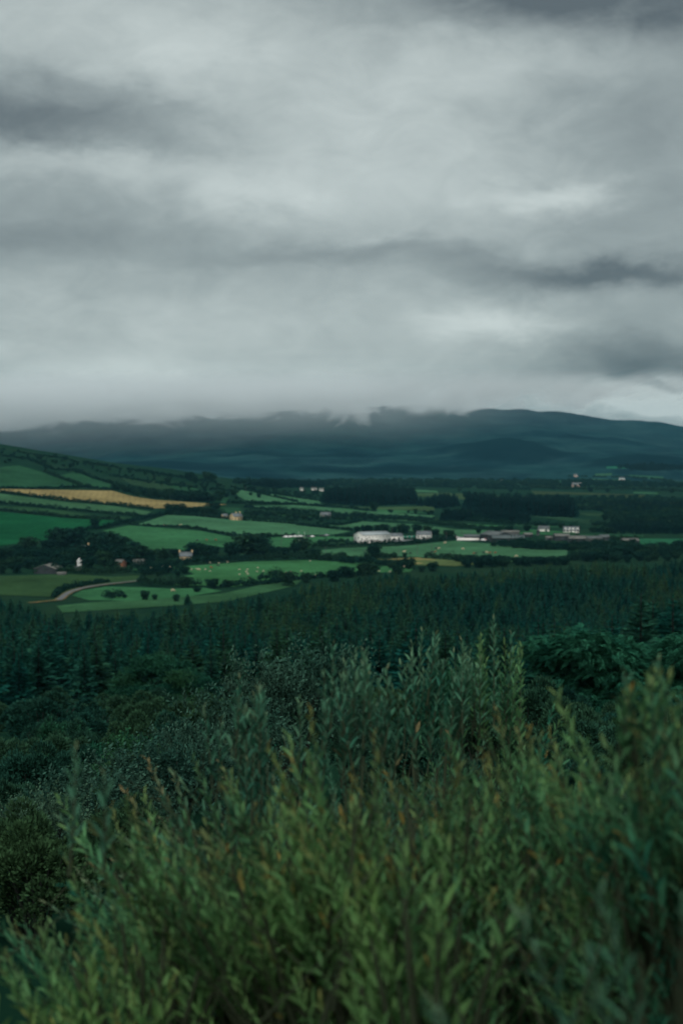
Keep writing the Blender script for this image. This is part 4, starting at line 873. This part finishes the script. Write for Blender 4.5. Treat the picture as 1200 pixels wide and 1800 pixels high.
def sallow_mesh(seed, m_, n=7000, leaf=.05, ar=.5):
    b = Bag(); nt_ = n // 12
    lob = [(0, 0, .55, .40)] + [(.3 * math.cos(i * 2.4 + seed), .3 * math.sin(i * 2.4 + seed), .38 + .34 * R_.random(), .2 + .12 * R_.random()) for i in range(9)]
    li = R_.integers(0, len(lob), nt_); lb = np.array(lob)[li]; d = rdir(nt_); d[:, 2] = np.abs(d[:, 2]) * 1.3 - .3; d = unit(d)
    st = lb[:, :3] + d * (lb[:, 3] * R_.uniform(.45, .9, nt_))[:, None]; tw = unit(d + .4 * rdir(nt_) + np.array([0, 0, .55])); tl = R_.uniform(.08, .2, nt_)
    for j in range(12):
        f = (j + R_.random(nt_)) / 12; B = st + tw * (tl * f)[:, None]; s = rdir(nt_); D_ = unit(tw * .7 + unit(np.cross(tw, s)))
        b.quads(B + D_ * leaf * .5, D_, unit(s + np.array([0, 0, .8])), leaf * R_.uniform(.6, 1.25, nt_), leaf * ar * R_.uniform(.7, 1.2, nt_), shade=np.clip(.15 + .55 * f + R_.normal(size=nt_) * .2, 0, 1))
    return b.mesh('foliage', m_)
def stems_mesh(nst=9, r=.022):
    b = Bag()
    for i in range(nst):
        a = i * 2.4; q = .10 + .26 * R_.random()
        b.tube([(.03 * math.cos(a), .03 * math.sin(a), -.06), (q * .4 * math.cos(a), q * .4 * math.sin(a), .28), (q * math.cos(a + .2), q * math.sin(a + .2), .72)], [r, r * .7, r * .2], 5)
    return b.mesh('stem', M['bark'])
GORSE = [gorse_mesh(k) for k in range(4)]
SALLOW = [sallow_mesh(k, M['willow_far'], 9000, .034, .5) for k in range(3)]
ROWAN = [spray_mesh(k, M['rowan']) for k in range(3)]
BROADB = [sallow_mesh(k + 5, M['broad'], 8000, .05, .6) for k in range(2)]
STEMS = [stems_mesh() for k in range(2)]
def shrub(name, ml, px, D, toppx, wpx, label, cat='shrub', group=None, hmin=1.0):
    """stands at bearing px and distance D; its top reaches photo row toppx"""
    x = (px - 600) / F * D; g = gp(x, D); zt = -(toppx - HOR) / F * D; h = max(hmin, zt - g[2]); W = wpx / F * D
    o = link(name, None, loc=(g[0], g[1], g[2]), rz=R_.random() * 6.28, sc=(W / 1.12, W / 1.12, min(h, W * 1.1))); tag(o, label, cat, group)
    link('foliage', ml[R_.integers(len(ml))], o); link('stem', STEMS[R_.integers(2)], o); return o
# named bushes
shrub('sallow_bush', SALLOW, 520, 24, 1135, 270, 'round grey-green sallow bush behind the foreground shoots, centre')
shrub('sallow_bush', SALLOW, 610, 26, 1155, 170, 'smaller grey-green sallow bush right of the round sallow')
shrub('sallow_bush', SALLOW, 400, 21, 1215, 250, 'grey-green sallow bush left of the round sallow')
shrub('sallow_bush', SALLOW, 300, 18, 1268, 260, 'low sallow bush in the scrub left of the orange-tipped shoots')
shrub('sallow_bush', SALLOW, 150, 15, 1330, 300, 'sallow bush at the left above the dark hollow')
shrub('sallow_bush', SALLOW, 60, 13, 1395, 190, 'dark sallow bush on the left beside the dark hollow')
shrub('sallow_bush', SALLOW, 1180, 17, 1150, 150, 'sallow bush at the right edge behind blurred shoots')
shrub('sallow_bush', SALLOW, 1090, 14, 1230, 170, 'small sallow bush below the big broadleaf tree')
shrub('sallow_bush', BROADB, 820, 46, 1100, 150, 'dark rounded bush rising behind the tall central shoots')
shrub('sallow_bush', BROADB, 760, 38, 1130, 120, 'rounded bush left of the dark rounded bush')
shrub('gorse_bush', GORSE, 930, 30, 1150, 190, 'olive gorse bush right of the tall central shoots')
shrub('gorse_bush', GORSE, 850, 24, 1180, 200, 'olive gorse bush behind the tall central shoots')
shrub('gorse_bush', GORSE, 1010, 26, 1215, 190, 'dark gorse bush beneath the big broadleaf tree')
shrub('gorse_bush', GORSE, 720, 20, 1215, 200, 'gorse bush hidden behind the central shoots')
shrub('gorse_bush', GORSE, 30, 11, 1310, 230, 'spiky upright gorse bush at the left edge')
shrub('gorse_bush', GORSE, 225, 34, 1205, 150, 'gorse bush at the top of the left scrub'); shrub('gorse_bush', GORSE, 300, 33, 1205, 120, 'gorse bush right of the top gorse bush in the left scrub')
for k in range(26):
    D = rt.uniform(20, 44); px = rt.uniform(60, 420); 
    if k % 3: shrub('gorse_bush', GORSE, px, D, 1215 + (44 - D) * 3.6 + rt.uniform(-6, 22), rt.uniform(90, 170) * 30 / D, 'olive-green gorse bush in the scrub on the left slope', 'shrub', 'gorse in the left scrub')
    else: shrub('sallow_bush', BROADB, px, D, 1212 + (44 - D) * 3.6 + rt.uniform(-8, 18), rt.uniform(90, 150) * 30 / D, 'dark leafy thorn bush among the gorse on the left slope', 'shrub', 'thorn bushes in the left scrub')
for k in range(22):
    D = rt.uniform(44, 140); px = rt.uniform(-240, 420); shrub('gorse_bush', GORSE, px, D, 1212 + rt.uniform(-8, 25), rt.uniform(120, 190) * 60 / D, 'dark gorse bush low on the left slope before the spruces', 'shrub', 'gorse before the spruces')
for k in range(16):
    D = rt.uniform(45, 120); px = rt.uniform(380, 1250); shrub('gorse_bush', GORSE, px, D, 1195 + rt.uniform(-5, 40), rt.uniform(120, 200) * 50 / D, 'dark gorse bush on the slope below the big broadleaf tree', 'shrub', 'gorse on the lower slope')
for k in range(16):
    D = rt.uniform(22, 60); px = rt.uniform(980, 1290); shrub('gorse_bush', GORSE, px, D, 1205 + (60 - D) * .6 + rt.uniform(-5, 25), rt.uniform(110, 170) * 40 / D, 'dark gorse bush around the foot of the big broadleaf tree', 'shrub', 'gorse around the big broadleaf tree')
for k in range(12):
    D = rt.uniform(10, 18); px = rt.uniform(-120, 260); shrub('gorse_bush', GORSE, px, D, 1330 + (18 - D) * 14 + rt.uniform(0, 40), rt.uniform(190, 260) * 12 / D, 'dark gorse bush in the hollow at the left', 'shrub', 'gorse in the left hollow')
for k in range(10):
    D = rt.uniform(12, 20); px = rt.uniform(640, 1180); shrub('gorse_bush', GORSE, px, D, 1250 + rt.uniform(0, 60), rt.uniform(170, 240) * 14 / D, 'dark gorse bush right behind the foreground willow', 'shrub', 'gorse behind the willow')
shrub('gorse_bush', GORSE, -10, 24, 1262, 170, 'gorse bush cut off by the left edge above the spiky one'); shrub('gorse_bush', GORSE, 45, 19, 1282, 190, 'gorse bush at the left edge between the spiky gorse and the scrub')
for k in range(10):
    D = rt.uniform(7, 16); px = rt.uniform(1330, 1750); shrub('gorse_bush', GORSE, px, D, 1330 + (16 - D) * 22, rt.uniform(230, 320) * 10 / D, 'gorse bush just past the right edge of the view', 'shrub', 'gorse past the right edge')
# the larger broadleaf tree on the right: three leaders on one root
def big_tree(px, D, toppx, wpx, label, meshes, lobes):
    x = (px - 600) / F * D; g = gp(x, D); zt = -(toppx - HOR) / F * D; h = zt - g[2]; W = wpx / F * D
    o = link('broadleaf_tree', None, loc=g); tag(o, label, 'tree')
    for (ax, ay, az_, s) in lobes: link('crown', meshes[R_.integers(len(meshes))], o, (ax * W, ay * W, az_ * h), R_.random() * 6, (s * W, s * W, s * W * .85))
    b = Bag(); r = h * .028; b.tube([(0, 0, -.4), (.1, 0, h * .25), (0, .1, h * .5)], [r, r * .8, r * .6], 8)
    for (ax, ay, az_, s) in lobes: b.tube([(0, 0, h * .3), (ax * W * .5, ay * W * .5, h * (az_ * .5 + .25)), (ax * W, ay * W, az_ * h + s * W * .4)], [r * .55, r * .4, r * .15], 6)
    link('trunk', b.mesh('trunk', M['bark']), o)
LBR = [(R_.uniform(-.42, .42), R_.uniform(-.25, .25), R_.uniform(.05, .62), R_.uniform(.26, .42)) for k in range(20)]
LBR = [(x, y, z * (1 - .9 * x * x), s_) for x, y, z, s_ in LBR]
LB = [(0, 0, .42, .62), (-.28, .05, .30, .48), (.3, -.05, .40, .55), (.1, .1, .55, .42), (-.4, -.1, .12, .40), (.42, .1, .15, .45), (-.1, -.2, .1, .5), (.2, -.2, .05, .5)]
big_tree(1090, 62, 1052, 330, 'big dark broadleaf tree with feathery leaf sprays on the right', ROWAN, LBR)
big_tree(1250, 66, 1075, 300, 'dark broadleaf tree cut off by the right edge', ROWAN, LBR)
big_tree(265, 190, 1150, 130, 'bright green broadleaf tree in front of the spruces, left of centre', BROADB, LB)
big_tree(320, 170, 1165, 90, 'smaller bright green broadleaf tree beside the bright green one', BROADB, LB)

o = link('broadleaf_tree', None, loc=gp(.3, -3.4) + np.array([0, 0, .0])); tag(o, 'added leafy tree right behind the viewpoint, out of frame, shading the nearest shrubs', 'tree')  # unseen tree, added behind the camera to darken the nearest foreground
for (ax, ay, az_, s_) in ((0, 0, 2.7, 3.2), (-2, .5, 2.6, 3.0), (2, .5, 2.6, 3.0), (0, 1.0, 2.4, 2.8), (-3.4, .9, 2.4, 2.8), (3.4, .9, 2.4, 2.8), (-1.2, 1.0, 2.9, 2.4), (1.2, 1.0, 2.9, 2.4), (-2.6, .2, 1.2, 3), (2.6, .2, 1.2, 3), (0, -.2, 1.2, 3)): link('crown', BROADB[R_.integers(2)], o, (ax, ay, az_), R_.random() * 6, (s_, s_, s_ * .8))
b = Bag(); b.tube([(0, 0, -.4), (.1, 0, 1.5), (0, .1, 4)], [.16, .13, .06], 8)
for ax, ay in ((-2, .5), (2, .5), (0, .9), (-3.2, .8), (3.2, .8)): b.tube([(0, 0, 1.2), (ax * .6, ay * .5, 2.4), (ax, ay, 3.8)], [.08, .06, .02], 6)
link('trunk', b.mesh('trunk', M['bark']), o)
# ------------------------------------------------------------------ foreground willow shrubs
def shoot_curve(base, dirn, ln, lean, n=9):
    t = np.linspace(0, 1, n)[:, None]; return base + dirn * ln * t + lean * ln * t ** 2 * .35
def shoot_leaves(bag, P, ln, tipc, pale, dens_=1.0, size=1.0, f0=.5):
    m = max(6, int(ln * (1 - f0) / .017 * dens_)); f = np.linspace(f0, 1, m); idx = f * (len(P) - 1); i0 = np.minimum(idx.astype(int), len(P) - 2); fr = (idx - i0)[:, None]
    B = P[i0] * (1 - fr) + P[i0 + 1] * fr; T = unit(P[i0 + 1] - P[i0]); a = np.arange(m) * 2.4 + R_.random() * 6
    e1 = unit(np.cross(T, np.array([.3, .8, .2]))); e2 = np.cross(T, e1); O = np.cos(a)[:, None] * e1 + np.sin(a)[:, None] * e2
    up = 1.15 + 1.0 * f ** 3; D_ = unit(O * .9 + T * up[:, None] + .16 * rdir(m)); nn = unit(T - O * .4 + .25 * rdir(m))
    L_ = .074 * size * R_.uniform(.75, 1.25, m) * (1 - .5 * f ** 4); Wd = L_ * R_.uniform(.19, .27, m)
    tp = np.clip((f - .80) / .2, 0, 1) * tipc + (R_.random(m) < .03 * tipc) * .7
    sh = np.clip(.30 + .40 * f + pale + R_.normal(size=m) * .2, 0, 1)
    if bag is None: return B, D_, nn, L_, Wd, sh, tp
    bag.leaves(B, D_, nn, L_, Wd, sh, np.clip(tp, 0, 1))
def willow(px, D, toppx, rad, nsh, label, pal='willow', tall=0, tallrow=None, lean=(-.38, 0, 0), tipc=.75, depth=None, heros=(), comp=True):
    x = (px - 600) / F * D; g = gp(x, D); zt = -(toppx - HOR) / F * D; h = zt - g[2]
    o = link('willow_shrub', None, loc=g); tag(o, label, 'shrub')
    fol = Bag(); tw = Bag(); dep = depth or rad; lean = np.array(lean, float)
    for i in range(10):
        a = i * 2.4; q = .75 * math.sqrt((i + .5) / 10)
        tw.tube([(.05 * math.cos(a), .05 * math.sin(a), -.1), (rad * q * .5 * math.cos(a), dep * q * .5 * math.sin(a), h * .45), (rad * q * math.cos(a), dep * q * math.sin(a), h * (.92 - .3 * q))], [.022, .015, .006], 6)
    ncl = max(5, nsh // 9); big0 = 1.25 if D < 5.6 else 1.0
    for c_ in range(ncl):
        a = c_ * 2.4 + R_.normal() * .25; q = math.sqrt((c_ + .5) / ncl) * R_.uniform(.92, 1.06); dome = math.sqrt(max(0, 1 - (q * .92) ** 2)); hgt = h * (.34 + .66 * dome) * R_.uniform(.80, 1.04) - .13
        if math.sin(a) < -.15 and q > .5 and R_.random() > .12: continue      # the side towards the path is mostly bare stems
        top0 = np.array([rad * q * math.cos(a), dep * q * math.sin(a), hgt]); dir0 = unit(np.array([.4 * q * math.cos(a), .4 * q * math.sin(a), 1.0]) + .12 * R_.normal(size=3))
        sh0 = R_.normal() * .26; big = big0 * R_.uniform(.68, 1.15); tc_ = tipc * R_.random() ** .7; root = top0 - dir0 * R_.uniform(.75, 1.0)
        for i in range(R_.integers(5, 11)):
            ln = R_.uniform(.45, .95); d = unit(dir0 + .20 * R_.normal(size=3) * np.array([1, 1, .4])); base = root + d * R_.uniform(0, .15) + .03 * R_.normal(size=3)
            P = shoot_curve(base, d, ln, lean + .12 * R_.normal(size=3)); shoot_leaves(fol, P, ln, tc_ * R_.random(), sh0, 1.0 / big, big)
            tw.tube(P[::4], [.0042, .003, .0012], 4)
    for i in range(14):                                           # bare and dead twigs among the leaves
        a = R_.random() * 6.28; q = R_.random() ** .5 * .9; ln = R_.uniform(.5, .9); d = unit(np.array([.5 * R_.normal(), .5 * R_.normal(), 1.0]))
        tp_ = np.array([rad * q * math.cos(a), dep * q * math.sin(a), h * (.34 + .66 * math.sqrt(1 - q * q * .85)) + R_.uniform(-.1, .06)])
        P = shoot_curve(tp_ - d * ln, d, ln, lean * R_.uniform(-1, 1.5)); tw.tube(P[::2], np.linspace(.004, .001, 5), 4)
    for hx, hy, ln in heros:                                     # lower companions round each tall shoot
        for q in range(8 if comp else 0):
            Dh = D + R_.normal() * .12; l2 = ln * R_.uniform(.8, 1.1); tp_ = np.array([(hx + R_.normal() * 26 - 600) / F * Dh - g[0], Dh - g[1], -(hy + abs(R_.normal()) * 55 + 12 - HOR) / F * Dh - g[2]])
            d = unit(np.array([.10 * R_.normal() + .05, .1 * R_.normal(), 1.0])); P = shoot_curve(tp_ - d * l2 - lean * l2 * .12, d, l2, lean * .35)
            shoot_leaves(fol, P, l2, .4 * tipc, 0, .9, 1.0, .15); tw.tube(P[::4], [.004, .003, .0012], 4)
    if fol.n:
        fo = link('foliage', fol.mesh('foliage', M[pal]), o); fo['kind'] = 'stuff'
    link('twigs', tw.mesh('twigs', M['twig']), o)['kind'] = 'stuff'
    for hx, hy, ln in heros:                                     # single tall shoots whose leaves can be told apart
        Dh = D + R_.uniform(-.2, .2); top = np.array([(hx - 600) / F * Dh - g[0], Dh - g[1], -(hy - HOR) / F * Dh - g[2]])
        d = unit(np.array([.10 * R_.normal() + .05, .1 * R_.normal(), 1.0])); P = shoot_curve(top - d * ln - lean * ln * .12, d, ln, lean * .35)
        b = Bag(); b.tube(P, np.linspace(.006, .0015, len(P)), 5); so_ = link('shoot', b.mesh('shoot', M['twig']), o)
        B, D_, nn, L_, Wd, sh, tp = shoot_leaves(None, P, ln, .55, 0, .95, 1.05, .1)
        for k in range(len(B)):
            S = unit(np.cross(D_[k], nn[k])); n3 = np.cross(S, D_[k])
            lo = bpy.data.objects.new('leaf', LEAF[min(3, int(tp[k] * 4)) if tp[k] > .1 else R_.integers(0, 2)]); COL.objects.link(lo); lo.parent = so_
            lo.matrix_local = Matrix(((D_[k][0] * L_[k], S[0] * Wd[k], n3[0] * L_[k], B[k][0]), (D_[k][1] * L_[k], S[1] * Wd[k], n3[1] * L_[k], B[k][1]), (D_[k][2] * L_[k], S[2] * Wd[k], n3[2] * L_[k], B[k][2]), (0, 0, 0, 1)))
    return o
LEAF = []
for sh, tp in ((.45, 0), (.75, 0), (.7, .4), (.8, .85)):
    b = Bag(); b.leaves(np.zeros((1, 3)), np.array([[1., 0, 0]]), np.array([[0, 0, 1.]]), np.ones(1), np.ones(1), np.array([sh]), np.array([tp])); b.v[-1][:, 2] *= .35
    LEAF.append(b.mesh('leaf', M['willow_pale']))
W_ = willow
W_(600, 6.6, 1250, .62, 230, 'pale willow shrub with grey-green shoots rising left of centre', 'willow_pale', heros=[(585, 1135, .42), (640, 1148, .4), (680, 1180, .34)], tipc=.4)
W_(760, 7.8, 1230, .5, 210, 'tall willow shrub with a cluster of upright shoots right of centre', 'willow_pale', heros=[(742, 1112, .5), (766, 1118, .4), (812, 1128, .46), (798, 1150, .36)], tipc=.35, lean=(-.12, 0, 0))
W_(895, 8.2, 1240, .5, 200, 'tall slender willow shrub with the two highest shoots', 'willow', heros=[(868, 1090, .62), (900, 1118, .55)], tipc=.3, lean=(-.1, 0, 0))
W_(440, 6.4, 1265, .6, 230, 'willow shrub with rust-tipped shoots left of the pale shrub', 'willow_pale', heros=[(420, 1196, .36), (462, 1212, .34)], tipc=1.0)
W_(365, 5.4, 1365, .58, 320, 'green willow shrub with orange tips on the left shoulder', 'willow', tipc=.9)
W_(250, 4.6, 1545, .40, 190, 'green willow shrub above the dark hollow at lower left', 'willow', heros=[(130, 1325, .4), (180, 1370, .3)], tipc=.7, comp=False)
W_(570, 4.7, 1335, .62, 420, 'yellow-green willow shrub in the middle of the foreground', 'willow', tipc=.9)
W_(780, 5.0, 1295, .58, 400, 'golden-tipped willow shrub below the tall central shoots', 'willow', tipc=1.0)
W_(985, 5.4, 1245, .55, 340, 'blurred willow shrub on the right between the tall shoots and the edge', 'willow', tipc=.9)
W_(1185, 4.4, 1205, .42, 280, 'blurred willow shrub at the right edge, highest on that side', 'willow', heros=[(1160, 1168, .3), (1105, 1195, .26)], tipc=.8)
W_(40, 3.8, 1790, .3, 36, 'dark willow shrub in the lower left corner', 'willow', tipc=.7)
W_(1180, 2.9, 1500, .22, 80, 'thin willow shrub at the right edge beside the dark gap', 'willow_pale', tipc=.5)
W_(760, 4.1, 1470, .36, 80, 'dark willow shrub behind the gap at lower right', 'willow', tipc=.5)

W_(1380, 4.4, 1330, .5, 200, 'willow shrub just past the right edge of the view', 'willow', tipc=.6)
W_(1560, 5.0, 1330, .55, 180, 'second willow shrub past the right edge of the view', 'willow', tipc=.6)
W_(-380, 4.8, 1600, .5, 150, 'willow shrub just past the left edge of the view', 'willow', tipc=.6)

# ------------------------------------------------------------------ air: haze box and the low cloud on the ridge
def volbox(name, lo, hi, fn):
    b = Bag(); b.box(lo[0], hi[0], lo[1], hi[1], lo[2], hi[2]); m = bpy.data.materials.new(name); m.use_nodes = True; t = m.node_tree; t.nodes.clear()
    out = t.nodes.new('ShaderNodeOutputMaterial'); fn(t, out, m); me = b.mesh(name, m)
    o = link(name, me); o['kind'] = 'stuff'; return o
def _haze(t, out, m):
    pv = N(t, 'ShaderNodeVolumePrincipled'); pv.inputs['Color'].default_value = (.22, .62, .82, 1); pv.inputs['Density'].default_value = 3.4e-5; pv.inputs['Anisotropy'].default_value = 0
    t.links.new(pv.outputs[0], out.inputs['Volume'])
o = volbox('haze', (-11200, -11200, -90), (11200, 11200, 330), _haze); o['label'] = 'thin bluish haze lying over the whole valley'
def _low_cloud(t, out, m):
    m.cycles.volume_step_rate = .2
    p = pos(t); s = N(t, 'ShaderNodeSeparateXYZ', {0: p})
    def fb(sc, d_, rough=.6, dist=.4):
        mp = N(t, 'ShaderNodeMapping', {'Vector': p}); mp.inputs['Scale'].default_value = sc; mp.inputs['Location'].default_value = (5.3, 0, 2.1)
        return N(t, 'ShaderNodeTexNoise', {'Vector': mp.outputs[0], 'Scale': 1.0, 'Detail': d_, 'Roughness': rough, 'Distortion': dist}).outputs['Fac']
    n = fb((.0040, .0006, .0080), 6, .62, .8); big = fb((.0011, .0003, .002), 2)
    base = N(t, 'ShaderNodeMapRange', {0: s.outputs[0], 1: -1500, 2: 450, 3: 74, 4: 178}, clamp=False).outputs[0]
    base = N(t, 'ShaderNodeMath', {0: big, 1: 130.0, 2: base}, operation='MULTIPLY_ADD').outputs[0]
    hgt = N(t, 'ShaderNodeMath', {0: s.outputs[2], 1: N(t, 'ShaderNodeMath', {0: base, 1: 65.0}, operation='SUBTRACT').outputs[0]}, operation='SUBTRACT').outputs[0]
    g = N(t, 'ShaderNodeMapRange', {0: hgt, 1: -130, 2: 70, 3: -.40, 4: .20}).outputs[0]
    d = N(t, 'ShaderNodeMath', {0: n, 1: g}, operation='ADD').outputs[0]
    d = N(t, 'ShaderNodeMapRange', {0: d, 1: .49, 2: .60, 3: 0, 4: .0062}).outputs[0]
    veil = N(t, 'ShaderNodeMapRange', {0: hgt, 1: -150, 2: 0, 3: 0, 4: .00048}).outputs[0]
    vx = N(t, 'ShaderNodeMapRange', {0: s.outputs[0], 1: -100, 2: 700, 3: 1, 4: .12}).outputs[0]
    veil = N(t, 'ShaderNodeMath', {0: veil, 1: vx}, operation='MULTIPLY').outputs[0]
    topf = N(t, 'ShaderNodeMapRange', {0: s.outputs[2], 1: 150, 2: 265, 3: 1, 4: 0}).outputs[0]
    d = N(t, 'ShaderNodeMath', {0: N(t, 'ShaderNodeMath', {0: d, 1: veil}, operation='ADD').outputs[0], 1: topf}, operation='MULTIPLY').outputs[0]
    pv = N(t, 'ShaderNodeVolumePrincipled'); pv.inputs['Color'].default_value = (.95, .985, 1, 1); pv.inputs['Anisotropy'].default_value = -.2; t.links.new(d, pv.inputs['Density'])
    t.links.new(pv.outputs[0], out.inputs['Volume'])
o = volbox('low_cloud', (-3200, 4500, -40), (1750, 6650, 305), _low_cloud); o['label'] = 'low ragged cloud bank clinging to the mountain ridge'  # volume of low cloud touching the mountain
